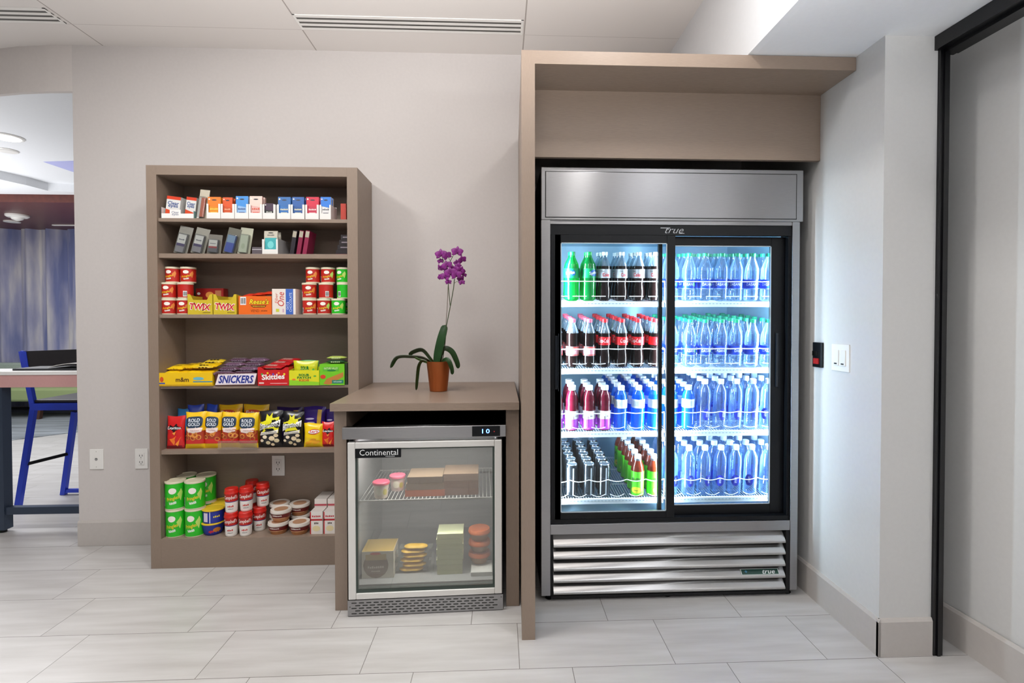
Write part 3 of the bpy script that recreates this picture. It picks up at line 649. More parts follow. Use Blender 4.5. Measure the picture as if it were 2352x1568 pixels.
proto('blue', 'sports_bottle', '', vit('blue drink'), (.0175, .198, .220, 'cap silver'), (.112, .155, C('#eef4fa', .35), .0328), prints=pr_blue)
sm = 'smart plastic'
proto('smart', 'water_bottle', '', [(.026, 0, sm), (.031, .006, sm), (.0315, .05, sm), (.031, .11, sm), (.0315, .165, sm), (.029, .190, sm), (.021, .210, sm), (.0145, .220, sm), (.0135, .232, sm)], (.0155, .226, .250, 'cap white'), (.049, .108, 'smart plastic', .0320), prints=pr_smart)
proto('tea', 'tea_bottle', '', [(.028, 0, 'tea'), (.0325, .005, 'tea'), (.0325, .13, 'tea'), (.029, .15, 'tea'), (.018, .178, 'clear top'), (.015, .195, 'clear top')], (.0165, .188, .206, 'cap silver'), (.008, .128, C('#5ed62e', .35), .0331), prints=pr_fuze)
proto('can', 'drink_can', '', [(.022, 0, 'can metal'), (.028, .010, 'can metal'), (.0295, .014, 'can metal'), (.0295, .150, 'can metal'), (.026, .162, 'can top'), (.0245, .165, 'can top'), (.023, .1615, 'can top'), (.0005, .1615, 'can top')], None, (.014, .149, 'can metal', .0297), prints=pr_can)
DESC = {'diet': ('silver label diet cola bottle', 'soda_bottle'), 'cola': ('red label cola bottle', ''), 'cherry': ('pink label cola bottle', ''),
        'sprite': ('green lemon soda bottle', ''), 'water': ('green capped water bottle', ''), 'vit': ('dark red juice bottle', ''),
        'blue': ('bright blue drink bottle', ''), 'smart': ('white capped water bottle', ''), 'tea': ('green label tea bottle', ''), 'can': ('dark silver drink can', '')}
used = set()
LEFT = [1277, 1314, 1351, 1388, 1425, 1464, 1501]; RIGHT = [1541, 1580, 1616, 1652, 1688, 1724, 1760]
SHN = ['top', 'second', 'third', 'bottom']
def fill(sh, u, kind, rows, colname, dy=.073, jit=.003, skip=()):
    y0 = 2.553
    x0 = ux(u, y0)
    for r in range(rows):
        if r in skip: continue
        y = y0 + r * dy; dx = random.uniform(-jit, jit) if u not in (1277, 1541) else 0
        loc = (x0 + dx - (.03 if False else 0), y, shelf_z(sh, y) + .0015)
        lab = '%s, %s, %s, %s cooler shelf' % (DESC[kind][0], 'front row' if r == 0 else ORD[r] + ' row', colname, SHN[sh])
        rz = random.uniform(-.7, .7)
        grp = DESC[kind][0].split(' with')[0] + 's on the %s cooler shelf' % SHN[sh]
        if kind not in used:
            used.add(kind); o = B[kind]; o.location = loc; o['label'] = lab; o['group'] = grp; o.rotation_euler = (atan(SLOPE), 0, rz)
        else: copy_of(B[kind], loc, lab, grp, rz)
def cname(i, right): return ('column %s behind right door' if right else 'column %s behind left door') % ['one', 'two', 'three', 'four', 'five', 'six', 'seven'][i]
for i, u in enumerate(LEFT):
    nm = cname(i, False)
    if i >= 1: fill(0, u, 'sprite' if i < 3 else 'diet', 2 if i < 3 else 3, nm)
    fill(1, u, 'cherry' if i < 3 else 'cola', 5, nm)
    fill(2, u, 'vit' if i < 4 else 'blue', 3 if i < 4 else 6, nm)
    if i < 4: fill(3, u, 'can', 6, nm)
    elif i > 4: fill(3, u, 'tea', 6, nm)
for i, u in enumerate(RIGHT):
    nm = cname(i, True)
    fill(0, u, 'water', 3, nm); fill(1, u, 'water', 6 if 2 < i < 6 else 5, nm)
    fill(2, u, 'blue' if i < 2 else 'smart', 5, nm)
    fill(3, u, 'smart', 4 if i in (0, 1, 2, 4, 5) else 3, nm)
# ================================================================== SMALL FREEZER (stands a little askew)
fz = thing('countertop_freezer', 'small stainless glass door freezer under the counter', 'freezer', (-.336, 2.378, 0), radians(2.0))
def zp(nm, boxes, m, par=None, bevel=0):
    mb = MB()
    for b in boxes: mb.box(*b, m)
    return mb.build(nm, par or fz, smooth=False, bevel=bevel)
mat('freezer liner', '#9b9c9c', .5)
zp('cabinet', [(-.345, -.325, .0, .66, .02, .835), (.325, .345, .0, .66, .02, .835), (-.345, .345, .64, .66, .02, .835), (-.345, .345, 0, .66, .80, .835), (-.345, .345, .02, .66, .02, .10)], 'black shell')
zp('liner', [(-.325, -.318, .005, .64, .10, .80), (.318, .325, .005, .64, .10, .80), (-.318, .318, .63, .64, .10, .80), (-.318, .318, .005, .63, .10, .125), (-.318, .318, .005, .63, .79, .80)], 'freezer liner')
zp('header', [(-.365, .361, -.035, .0, .795, .848)], 'steel', bevel=.002)
d_ = zp('control_panel', [(.208, .334, -.0365, -.035, .799, .845)], 'black')
mat('digit blue', '#5f8dff', .4, emit=5)
mb = MB(); f = front(0, -.037); mb.text(f, '10', .270, .822, .034, .020, 'digit blue', 1, bold=.01, spacing=1.3); mb.patch(f, .305, .310, .818, .822, C('#c03030'), 1, 1, 1); mb.build('digits', d_, smooth=False)
D = zp('door', [(-.342, -.309, -.035, -.004, .078, .781), (.309, .342, -.035, -.004, .078, .781), (-.309, .309, -.035, -.004, .752, .781), (-.309, .309, -.035, -.004, .078, .105)], 'freezer frame', bevel=.003)
zp('gasket', [(-.309, -.300, -.028, -.008, .105, .752), (.300, .309, -.028, -.008, .105, .752), (-.300, .300, -.028, -.008, .105, .122), (-.300, .300, -.028, -.008, .747, .752)], mat('gasket', '#34403a', .5), D)
zp('glass_pane', [(-.300, .300, -.030, -.024, .122, .747)], 'freezer glass', D)
mb = MB(); mb.box(-.308, -.108, -.0365, -.0345, .712, .752, 'black'); f = front(0, -.0366, 0, .0006)
mb.text(f, 'Continental', -.205, .736, .168, .026, C('#e8eaea'), 1); mb.text(f, 'FREEZER', -.155, .7175, .040, .005, C('#c8caca'), 1); mb.build('badge', D, smooth=False)
mb = MB(); mb.box(-.346, .346, -.032, -.022, .004, .074, 'steel'); f = front(0, -.0322)
for r in range(5):
    for c in range(20):
        x = -.318 + c * .0322 + (.0161 if r % 2 else 0); z = .062 - r * .0118
        mb.poly(f, [(x - .012, z), (x - .010, z + .0022), (x + .010, z + .0022), (x + .012, z), (x + .010, z - .0022), (x - .010, z - .0022)], C('#20211f'), 1, 1)
for x, z in ((-.336, .045), (.338, .062)): mb.oval(f, x, z, .006, .006, C('#5a5a58'), 1, 10)
mb.build('vent_grille', fz, smooth=False)
for sx in (-.3, .3):
    for sy in (.03, .6): MB().lathe([(.018, 0), (.018, .006), (.01, .008), (.01, .02)], 'black', 12, sx, sy).build('foot', fz)
mb = MB(); zz = .492
mb.box(-.314, .314, .05, .056, zz - .006, zz, C('#c8c8c4')); mb.box(-.314, .314, .55, .556, zz - .006, zz, C('#c8c8c4'))
for k in range(36): mb.box(-.31 + k * .0177 - .0012, -.31 + k * .0177 + .0012, .05, .555, zz - .002, zz, C('#c8c8c4'))
mb.build('wire_shelf', fz, smooth=False)
o = area('freezer_lamp', (-.336, 2.45, .78), .5, 5.5, (.97, .98, 1), size_y=.05)
area('freezer_fill_lower', (-.336, 2.435, .475), .5, 1.5, (.98, .99, 1), size_y=.04)  # added fill for the goods shaded by the wire shelf
cz, sz_ = cos(radians(2)), sin(radians(2))
def Zw(x, y, z): return (-.336 + x * cz - y * sz_, 2.378 + x * sz_ + y * cz, z)
def zx(u, y): # local x in freezer of a pixel column
    return (ux(u, 2.378 + y, 1150) + .336)
ZF = .1255
# ice-cream tubs
def tub(x, y, z, label, lid, band):
    t = thing('ice_cream_tub', label, 'tub', Zw(x, y, z), 0, 'tubs on the freezer shelf')
    mb = MB().lathe([(.030, 0), (.036, .065)], band, 22); f = cyl(lambda v: .030 + .006 * v / .065 + .0004)
    mb.oval(f, 0, .034, .034, .036, C('#f4ecd8'), 1); mb.oval(f, .026, .030, .022, .030, C('#d8c860'), 1); mb.build('tub', t)
    MB().lathe([(.0395, .063), (.0395, .072), (.036, .075), (.0005, .075)], lid, 22).build('lid', t)
tub(zx(878, .10), .10, .492, 'small pink lidded ice cream tub at the front of the freezer shelf', C('#e2506c'), C('#e8d8c8'))
tub(zx(917, .20), .20, .492, 'pink lidded tub behind the front tub, beside the meal tray', C('#e0708a'), C('#e0c8c4'))
# frozen meals
def carton(nm, x, y, z, w, d, h, label, side, top, cat='box', group=None, prints=None, rot=0, face=True):
    q = Zw(x, y, z); t = thing(nm, label, cat, q, radians(2) + rot, group)
    mb = MB().box(-w / 2, w / 2, -d / 2, d / 2, 0, h, side); mb.box(-w / 2 + .001, w / 2 - .001, -d / 2 + .001, d / 2 - .001, h, h + .0006, top)
    if prints: prints(mb, front(0, -d / 2), w, h)
    mb.build('carton', t, smooth=False, bevel=.001)
    return t
def pr_meal(mb, f, w, h): mb.oval(f, -w * .1, h * .5, w * .5, h * .7, C('#c87830'), 1); mb.scrawl(f, 'MEAL', w * .3, h * .5, w * .2, h * .3, C('#efe6d8'), 2)
for k, (c1, c2) in enumerate((('#d0683a', '#c8602e'), ('#8a7058', '#93785c'), ('#7b6450', '#84705c'))):
    carton('frozen_meal', zx(980, .12), .16, .493 + k * .031, .185 - k * .01, .15, .030, ['orange flat frozen meal carton, bottom of the middle pile on the freezer shelf', 'brown flat frozen carton in the middle of the freezer shelf pile', 'dull brown carton topping the middle pile on the freezer shelf'][k], c1, c2, group='cartons on the freezer shelf')
for k in range(3):
    carton('frozen_meal', zx(1062, .14), .17, .493 + k * .034, .165, .16, .033, ['reddish brown frozen carton, lowest of the right pile on the freezer shelf', 'brown frozen carton in the middle of the right pile', 'brown frozen carton on top of the right pile'][k], ['#87604c', '#7e5c48', '#8c705c'][k], '#7a6654', group='cartons on the freezer shelf')
# sandwich box, burritos, stack, bowls on the freezer floor
t = carton('sandwich_box', zx(873, .10), .13, ZF, .145, .14, .125, 'white and brown frozen sandwich box at the lower left of the freezer', '#e4ddcc', '#b89a50')
mb = MB(); f = front(0, -.0705); mb.oval(f, -.008, .060, .115, .118, C('#7a5a3a'), 1); mb.patch(f, -.055, .04, .085, .112, C('#c0a04a'), 2, 1, 1); mb.scrawl(f, 'SANDWICH', -.008, .052, .075, .013, C('#e8dcc8'), 3); mb.scrawl(f, 'FROZEN', -.008, .033, .04, .008, C('#e8dcc8'), 3); mb.oval(f, -.01, .115, .05, .012, C('#d85a3c'), 3); mb.build('printed_face', t, smooth=False)
for k in range(6):
    q = Zw(zx(945 + (k % 2) * 6 + k * 1.0, .10), .12, ZF + .002 + k * .0212)
    t = thing('wrapped_burrito', 'yellow burrito in a clear wrapper, %s from the bottom of the pile' % ORD[k], 'burrito', q, radians(2) + random.uniform(-.05, .05), 'wrapped burritos piled in the freezer')
    mb = MB(); n_ = 9; prof = []
    m_ = C('#ecbc38')
    vs = []
    for a in range(n_ + 1):
        s_ = a / n_; xx = -.055 + .11 * s_; rr = .010 * min(1, 4 * s_ + .35, 4 * (1 - s_) + .35)
        vs += [(xx, 2.4 * rr * cos(2 * pi * b_ / 10), .0105 + rr * sin(2 * pi * b_ / 10)) for b_ in range(10)]
    mb.add(vs, [(a * 10 + b_, a * 10 + (b_ + 1) % 10, a * 10 + 10 + (b_ + 1) % 10, a * 10 + 10 + b_) for a in range(n_) for b_ in range(10)] + [tuple(range(10)), tuple(range(n_ * 10, n_ * 10 + 10))], m_)
    mb.build('burrito', t)
    MB().box(-.078, -.055, -.024, .024, .008, .0115, 'clear blister').box(.055, .078, -.024, .024, .008, .0115, 'clear blister').build('wrapper_end', t, smooth=False)
for k in range(7):
    if k == 0: carton('frozen_box', zx(1035, .10), .13, ZF, .118, .12, .044, 'thick pale green box at the bottom of the tall freezer stack', '#c6c6a0', '#c6c6a0', group='pale green boxes stacked in the freezer')
    else: carton('frozen_box', zx(1035 + (-1) ** k, .10), .13, ZF + .0455 + (k - 1) * .0245, .122, .12, .0235, 'thin pale green frozen box, %s up in the tall freezer stack' % ORD[k], '#ced0a8', '#d4d8b0', group='pale green boxes stacked in the freezer')
carton('frozen_box', zx(1107, .08), .10, ZF, .10, .12, .018, 'flat white box under the orange bowls at the lower right of the freezer', '#dcdcd8', '#e4e4e0')
for k in range(3):
    q = Zw(zx(1103, .14), .15, ZF + .021 + k * .056)
    t = thing('meal_bowl', ['orange topped meal bowl, lowest of the right hand freezer stack', 'orange topped meal bowl in the middle of the right hand freezer stack', 'orange topped meal bowl on top of the right hand freezer stack'][k], 'bowl', q, 0, 'meal bowls in the freezer')
    mb = MB().lathe([(.036, 0), (.052, .034)], C('#a0784c'), 22); mb.build('bowl', t)
    MB().lathe([(.054, .034), (.054, .040), (.050, .052), (.0005, .053)], C('#d8703a'), 22).build('lid', t)
# ================================================================== GOODS ON THE BOOKCASE
def span(u0, u1, Y, v=700):
    a, b = ux(u0, Y, v), ux(u1, Y, v); return (a + b) / 2, b - a
def ring(mb, f, cx, cy, r, w, m, layer=2, a0=0, a1=2 * pi, n=14, sx=1):
    vs = [f(cx + sx * rr * cos(a0 + (a1 - a0) * k / n), cy + rr * sin(a0 + (a1 - a0) * k / n), layer) for k in range(n + 1) for rr in (r, r - w)]
    mb.add(vs, [(2 * k, 2 * k + 1, 2 * k + 3, 2 * k + 2) for k in range(n)], m)
def barcode(mb, f, cx, cy, w, h, layer=1):
    mb.patch(f, cx - w / 2, cx + w / 2, cy - h / 2, cy + h / 2, C('#ececec'), layer, 2, 1)
    for k in range(7): x = cx - w * .4 + w * .8 * k / 6; mb.patch(f, x - w * .02 * (1 + k % 2), x + w * .02 * (1 + k % 3), cy - h * .36, cy + h * .36, C('#202020'), layer + 1, 1, 1)

# ---- chip canisters
def canister(x, y, z, r, h, colour, flavour, label, group, rot=0, back=False, sub='#f4f4f0'):
    t = thing('chip_canister', label, 'chip can', (x, y, z), rot, group)
    mb = MB().lathe([(r * .97, 0, C('#d8d2b8', .3)), (r, .003, C('#d8d2b8', .3)), (r, .006, colour), (r, h - .010, colour)], colour, 26)
    f = cyl(r, .0005)
    if back: barcode(mb, f, r * .45, h * .30, r * .5, h * .34); mb.oval(f, -r * .1, h * .7, r * .8, h * .12, C(sub), 1) if False else None
    else:
        s = r / .0375
        mb.text(f, 'Pringles', r * .10, h * .40, r * 1.22, h * .17, C('#f4d028'), 2, shear=.25, rot=.22, bold=.01)
        mb.oval(f, r * .08, h * .68, r * .78, h * .22, C('#f6f0e6'), 1, 18)
        mb.scrawl(f, flavour, r * .12, h * .25, r * .7, h * .12, C('#f2f6ee'), 2, rot=.15)
        if colour == C('#a81a14') or True: mb.poly(f, [(r * .55, h * .55), (r * .95, h * .75), (r * 1.1, h * .6), (r * .9, h * .3)], C('#d8823a') if 'green' not in label else C('#b8d868'), 1)
        barcode(mb, f, -r * 1.05, h * .28, r * .36, h * .30)
    mb.build('can', t)
    MB().lathe([(r * 1.02, h - .010), (r * 1.04, h - .006), (r * 1.03, h), (r * .94, h), (r * .92, h - .003), (.0005, h - .003)], C('#e4dcc0', .3), 26).build('lid', t)
    return t
RED, GRN = C('#b41f16'), C('#22b41e')
z3 = SH[2]; r3 = .0372; h3 = .0855
def cans3(lst, grp):
    for (u, k, y, lab, col_, bk_, rt) in lst:
        canister(ux(u, y - r3, 690), y, z3 + k * (h3 + .0005), r3, h3, col_, 'ORIGINAL', lab, grp, rt, bk_)
cans3([(379, 0, 2.905, 'small red chip can, bottom left corner of the third shelf', RED, False, .15), (415, 0, 2.905, 'small red chip can, bottom row next to the gold candy box', RED, False, 0),
       (379, 1, 2.907, 'small red chip can, left in the middle row above the corner can', RED, False, .0), (417, 1, 2.907, 'small red chip can with barcode side out on the left of the third shelf', RED, True, 0),
       (389, 2, 2.93, 'small red chip can, left one of the two topmost on the left side', RED, False, -.2), (424, 2, 2.93, 'small red chip can, right one of the two topmost on the left side', RED, False, .1)], 'small red chip cans on the left of the third shelf')
cans3([(706, 0, 2.905, 'small red chip can, bottom row right beside the white bar box', RED, False, .2), (740, 0, 2.905, 'small red chip can, bottom row next to the green can', RED, False, 0),
       (705, 1, 2.907, 'small red chip can, middle row right above the white bar box end', RED, False, .1), (744, 1, 2.907, 'small red chip can with barcode side out on the right of the third shelf', RED, True, 0),
       (714, 2, 2.93, 'small red chip can, left one of the two red ones topmost on the right', RED, False, -.2), (749, 2, 2.93, 'small red chip can, topmost beside the green one on the right', RED, False, 0)], 'small red chip cans on the right of the third shelf')
cans3([(773, 0, 2.895, 'small green chip can, bottom row on the right of the third shelf', GRN, False, -.1), (809, 0, 2.895, 'small green chip can half hidden by the bookcase side, bottom row', GRN, False, -.5)][:1], 'small green chip cans on the third shelf')
cans3([(786, 1, 2.91, 'small green chip can showing its plain back, middle row on the right', GRN, True, -.9), (785, 2, 2.93, 'small green chip can topmost on the right of the third shelf', GRN, False, -.5)], 'small green chip cans on the third shelf')
canister(-.853, 2.984, z3, r3, h3, GRN, 'ORIGINAL', 'small green chip can standing behind the front green can at the right end', 'small green chip cans on the third shelf')
# ---- large green cans on the bottom shelf
zb = SH[5]
RL, HL = .0485, .149
for (u, v, k, lab, rt) in ((405, 1231, 0, 'large green chip can, front bottom left on the lowest shelf', .0), (449, 1231, 0, 'large green chip can, front bottom right of the green group', -.05),
                           (404, 0, 1, 'large green chip can stacked on the front bottom left one', .15), (449, 0, 1, 'large green chip can stacked on the front bottom right one', .15)):
    y = 2.905; canister(ux(u, y, 1200), y, zb + k * (HL + .001), RL, HL, GRN, 'ORIGINAL', lab, 'large green chip cans on the lowest shelf', rt)
for (u, k, lab) in ((429, 0, 'large green chip can, lower one of the rear left pair'), (429, 1, 'large green chip can, rear left, only its top shows'), (474, 0, 'large green chip can, lower one of the rear right pair'), (474, 1, 'large green chip can, rear right, behind the front stack')):
    y = 3.015; canister(ux(u, y, 1100), y, zb + k * (HL + .001), RL * .99, HL, GRN, 'ORIGINAL', lab, 'large green chip cans on the lowest shelf', .1)
# ---- blue and yellow canned meals
def meal(x, y, z, label, kind):
    t = thing('canned_meal', label, 'can', (x, y, z), .35, 'blue and yellow microwave meals')
    b = C('#1c2c8c')
    if kind:  # tapered bowl
        mb = MB().lathe([(.040, 0), (.046, .010), (.055, .055), (.057, .060)], b, 24); f = cyl(lambda v: .042 + .013 * v / .055 + .0008)
        mb.oval(f, .025, .030, .04, .028, C('#c8782c'), 1); mb.oval(f, -.004, .022, .026, .016, C('#c42838'), 1); mb.build('bowl', t); h = .060
    else:
        mb = MB().lathe([(.053, 0), (.053, .064)], b, 24); f = cyl(.053); mb.patch(f, -.05, -.024, .008, .056, C('#d8cce0'), 1, 5, 1); mb.patch(f, -.014, -.010, .0, .064, C('#e8e8f0'), 1, 1, 1)
        mb.scrawl(f, 'CHEF', .02, .034, .034, .014, C('#e8d040'), 2); mb.build('bowl', t); h = .064
    MB().lathe([(.057, h), (.0585, h + .004), (.057, h + .009), (.05, h + .0085), (.049, h + .006), (.0005, h + .006)], C('#e0bc2c', .35), 24).build('lid', t)
y = 2.92
meal(ux(490, y, 1200), y, zb, 'round blue meal bowl with yellow lid, bottom of the pair by the green cans', 1)
meal(ux(491, y, 1150), y, zb + .0702, 'navy and yellow tub stacked on the blue bowl beside the green cans', 0)
meal(ux(509, 3.02, 1150), 3.025, zb, 'blue and yellow tub standing behind the front pair, lower', 1)
meal(ux(510, 3.02, 1150), 3.025, zb + .0702, 'yellow topped tub behind the front pair, upper', 0)
# ---- sipping soup cups
def soup(x, y, z, label, rot=0):
    t = thing('soup_cup', label, 'soup cup', (x, y, z), rot, 'red and white soup cups on the lowest shelf')
    r, h = .0345, .128; red, wh = C('#b3190f'), C('#e9e4de')
    mb = MB().lathe([(r * .78, 0, wh), (r * .86, .006, wh), (r * .93, .058, C('#2a3a78')), (r * .94, .062, red), (r, .104, red)], red, 24)
    f = cyl(lambda v: r * (.86 + .12 * min(1, v / .1)), .0006)
    mb.text(f, "Campbell's", .004, .082, .072, .026, C('#fbf6f0'), 2, shear=.2, bold=.01); mb.scrawl(f, 'SOUP', .004, .036, .030, .013, C('#c02418'), 2); mb.scrawl(f, 'on the go', .004, .022, .026, .006, C('#6a6a6a'), 2)
    mb.build('cup', t)
    MB().lathe([(r * 1.04, .102), (r * 1.05, .106), (r * .99, .112), (r * .95, .126), (r * .9, h), (.0005, h)], C('#c42218', .35), 24).build('lid', t)
HS = .1285
Y1, Y2 = 2.885, 2.955
for (u, k, y, lab, rt) in ((531, 0, Y1, 'soup cup, front left, bottom of its stack', .1), (532, 1, Y1 + .002, 'soup cup, front left, top of its stack', .15), (564, 0, Y1 + .002, 'soup cup, second stack from the left, bottom', .1), (566, 1, Y1 + .02, 'soup cup, second stack from the left, top', .2),
                           (596, 0, Y2, 'soup cup, right hand stack set back, bottom', .15), (604, 1, Y2 + .02, 'soup cup, right hand stack set back, top', .45), (574, 0, 3.03, 'soup cup hidden behind the middle stack, bottom', 0), (579, 1, 3.03, 'soup cup whose lid shows behind the second stack', 0)):
    soup(ux(u, y, 1150), y, zb + k * HS, 'red and white ' + lab, rt)
# ---- microwave bowls with clear white lids
def mbowl(x, y, z, label):
    t = thing('noodle_bowl', label, 'bowl', (x, y, z), -.1, 'red microwave bowls on the lowest shelf')
    mb = MB().lathe([(.040, 0, C('#b0764a')), (.043, .010, C('#b0764a')), (.048, .022, C('#6e1712')), (.052, .046, C('#6e1712')), (.052, .048)], C('#6e1712'), 26)
    f = cyl(lambda v: .043 + .010 * v / .05 + .0012); mb.scrawl(f, 'Compleats', 0, .036, .055, .010, C('#f0e4dc'), 1); mb.patch(f, -.045, .045, .020, .023, C('#e0b080'), 1, 12, 1); mb.build('bowl', t)
    MB().lathe([(.054, .045), (.056, .050), (.054, .062), (.050, .063), (.048, .060), (.0005, .060)], mat('milky lid', '#ded6cc', .25), 26).build('lid', t)
    MB().lathe([(.036, .0604), (.0005, .0606)], C('#b48868'), 20).build('lid_print', t, smooth=False)
HB = .0635
for (u, k, y, lab) in ((640, 0, 2.915, 'red microwave bowl, front left, bottom'), (646, 1, 2.93, 'red microwave bowl, front left, stacked on top'), (688, 0, 2.905, 'red microwave bowl, front right, on its own'),
                       (643, 0, 3.03, 'red microwave bowl, rear left, bottom'), (643, 1, 3.03, 'red microwave bowl, rear left, upper'), (690, 0, 3.025, 'red microwave bowl, rear right, bottom'), (689, 1, 3.02, 'red microwave bowl, rear right, upper')):
    mbowl(ux(u, y, 1180), y, zb + k * HB, lab)
# ---- white and red cartons, deep rows
def box(name, label, cat, x, y, z, w, d, h, sides, prints=None, group=None, rot=0, rx=0, ry=0, part='carton', top=None):
    t = thing(name, label, cat, (x, y, z), rot, group, rx, ry)
    mb = MB().box(-w / 2, w / 2, 0, d, 0, h, sides)
    if top: mb.box(-w / 2 + .0005, w / 2 - .0005, .0005, d - .0005, h, h + .0005, top)
    if prints: prints(mb, front(0, 0), w, h)
    mb.build(part, t, smooth=False); return t
def pr_pop(mb, f, w, h):
    mb.patch(f, -w / 2, w / 2, h * .60, h * .68, C('#b8202a'), 1, 1, 1); mb.patch(f, -w / 2, -w * .42, 0, h, C('#c8202a'), 1, 1, 1)
    mb.scrawl(f, 'SNACK', 0, h * .80, w * .72, h * .12, C('#c03038'), 1); mb.oval(f, 0, h * .25, w * .62, h * .26, C('#e8d8a8'), 1); mb.scrawl(f, 'mac', 0, h * .48, w * .36, h * .10, C('#4a3a30'), 1)
y = 2.875
for c, (u0, u1) in enumerate(((712, 741), (743, 772))):
    x, w = span(u0, u1, y, 1200)
    for r in range(3):
        box('dinner_carton', 'white and red carton, %s column, %s row, lowest shelf right' % (('left', 'right')[c], ('front', 'middle', 'rear')[r]), 'box', x, y + r * .068, zb, w - .001, .066, .122, C('#ece6e0'), pr_pop if r == 0 else None, 'white and red cartons on the lowest shelf', top='#d9d2cc')
    for r in range(2): box('dinner_carton', 'white and red carton lying flat on the %s column, %s' % (('left', 'right')[c], ('in front', 'at the back')[r]), 'box', x, y + .07 + r * .066, zb + .123, w - .001, .064, .045, C('#e4dcd6'), lambda mb, f, w, h: mb.patch(f, -w / 2, w / 2, h * .15, h * .4, C('#b8505a'), 1, 1, 1), 'white and red cartons on the lowest shelf', top='#cfc8c2')

# ---- bags of chips
def bag(name, label, u0, u1, v0, v1, Y, base, prints, T=.028, rot=0, group=None, z=None, lean=.06, cat='snack bag', d=None):
    x, W = span(u0, u1, Y, 990); z = SH[4] if z is None else z; H = at((u0 + u1) / 2, v0, Y).z - z
    t = thing(name, label, cat, (x, Y + T, z), rot, group, -lean)
    seed = random.random() * 6
    def shp(u, v):
        a = max(0, 1 - (2 * u / W) ** 4) ** .5; q = min(max(v / H, 0), 1); b = max(0, sin(pi * q)) ** .5
        wr = .0016 * sin(9 * q * pi + seed + 40 * u) * sin(pi * q)
        return max(.0012, T * a * b + wr)
    def fm(u, v, l):
        q = min(max(v / H, 0), 1); k = 1 - .07 * sin(pi * q)
        return Vector((u * k, -shp(u, v) - .0009 * l, v + .003 * sin(u / W * 5 + seed) * (q ** 4)))
    nu, nv = 12, 14; mb = MB()
    mb.patch(fm, -W / 2, W / 2, 0, H, base, 0, nu, nv)
    vs = [(p.x, -p.y * .8, p.z) for p in (fm(-W / 2 + W * i / nu, H * j / nv, 0) for j in range(nv + 1) for i in range(nu + 1))]
    mb.add(vs, [(j * (nu + 1) + i, (j + 1) * (nu + 1) + i, (j + 1) * (nu + 1) + i + 1, j * (nu + 1) + i + 1) for j in range(nv) for i in range(nu)], base)
    prints(mb, fm, W, H)
    mb.build('bag', t, angle=70)
    return t
def rpatch(mb, f, pts, m, layer=1): mb.poly(f, pts, m, layer, 4)
def pr_dor(mb, f, W, H):
    mb.patch(f, -W * .5, W * .5, H * .02, H * .10, C('#7d1420'), 1, 8, 1)
    rpatch(mb, f, [(-W * .42, H * .60), (-W * .25, H * .74), (-W * .05, H * .68), (W * .1, H * .78), (W * .4, H * .66), (W * .46, H * .58), (W * .1, H * .57), (0, H * .50), (-W * .1, H * .57)], C('#1a0c0e'), 1)
    mb.text(f, 'Doritos', 0, H * .645, W * .74, H * .085, C('#ffffff'), 2, bold=.015)
    rpatch(mb, f, [(-W * .28, H * .30), (W * .12, H * .40), (-W * .02, H * .10)], C('#f07a1c'), 1); rpatch(mb, f, [(W * .05, H * .14), (W * .40, H * .38), (W * .18, H * .08)], C('#f8922c'), 2)
    rpatch(mb, f, [(-W * .1, H * .49), (W * .14, H * .53), (W * .03, H * .42)], C('#f6a040'), 3)
def pr_gold(mb, f, W, H):
    mb.patch(f, -W * .5, W * .5, H * .16, H * .50, C('#a83a20'), 1, 12, 6)
    mb.patch(f, -W * .5, W * .5, H * .14, H * .26, C('#cc2420'), 2, 12, 2)
    rr = random.Random(int(W * 1e5))
    for k in range(8): ring(mb, f, (rr.random() - .5) * W * .72, H * (.26 + .22 * rr.random()), W * .13, W * .045, C(('#d88a3c', '#c4702c', '#e0a050')[k % 3]), 3)
    rpatch(mb, f, [(-W * .34, H * .56), (-W * .30, H * .46), (0, H * .43), (W * .38, H * .47), (W * .42, H * .57), (W * .1, H * .60)], C('#f6e2dc'), 4)
    mb.text(f, 'Tiny Twists', W * .06, H * .505, W * .45, H * .035, C('#b06060'), 5)
    mb.poly(f, [(W * .41 * (abs(cos(t)) ** .6) * (1 if cos(t) > 0 else -1), H * .73 + H * .155 * (abs(sin(t)) ** .6) * (1 if sin(t) > 0 else -1)) for t in (2 * pi * k / 24 for k in range(24))], C('#24384e'), 4, 4)
    mb.text(f, 'ROLD', 0, H * .785, W * .56, H * .095, C('#eef2f8'), 5, bold=.02); mb.text(f, 'GOLD', 0, H * .675, W * .60, H * .095, C('#eef2f8'), 5, bold=.02)
def pr_smart_(mb, f, W, H):
    rpatch(mb, f, [(-W * .42, H * .70), (-W * .16, H * .74), (-W * .14, H * .92), (-W * .02, H * .84), (W * .10, H * .94), (W * .12, H * .80), (W * .40, H * .84), (W * .40, H * .40), (-W * .3, H * .40)], C('#e6e01c'), 1)
    rpatch(mb, f, [(-W * .46, H * .46), (-W * .44, H * .66), (W * .45, H * .76), (W * .45, H * .58)], C('#f4f4f0'), 2)
    mb.text(f, 'Smartfood', 0, H * .62, W * .84, H * .13, C('#15151a'), 3, rot=.14, shear=.25)
    rpatch(mb, f, [(-W * .40, H * .34), (-W * .36, H * .43), (W * .40, H * .50), (W * .38, H * .40)], C('#ece6d8'), 2); mb.text(f, 'WHITE CHEDDAR', 0, H * .42, W * .66, H * .035, C('#55504a'), 3, rot=.1)
    for k, (a, b, s) in enumerate(((.12, .26, .26), (.32, .20, .22), (-.18, .30, .2), (.3, .34, .2), (-.05, .14, .2), (-.32, .2, .16), (.14, .09, .16))): mb.oval(f, a * W, b * H, s * W, s * W * .8, C(('#e9d4ae', '#d8c8a0', '#f0dfc0')[k % 3]), 3, 10)
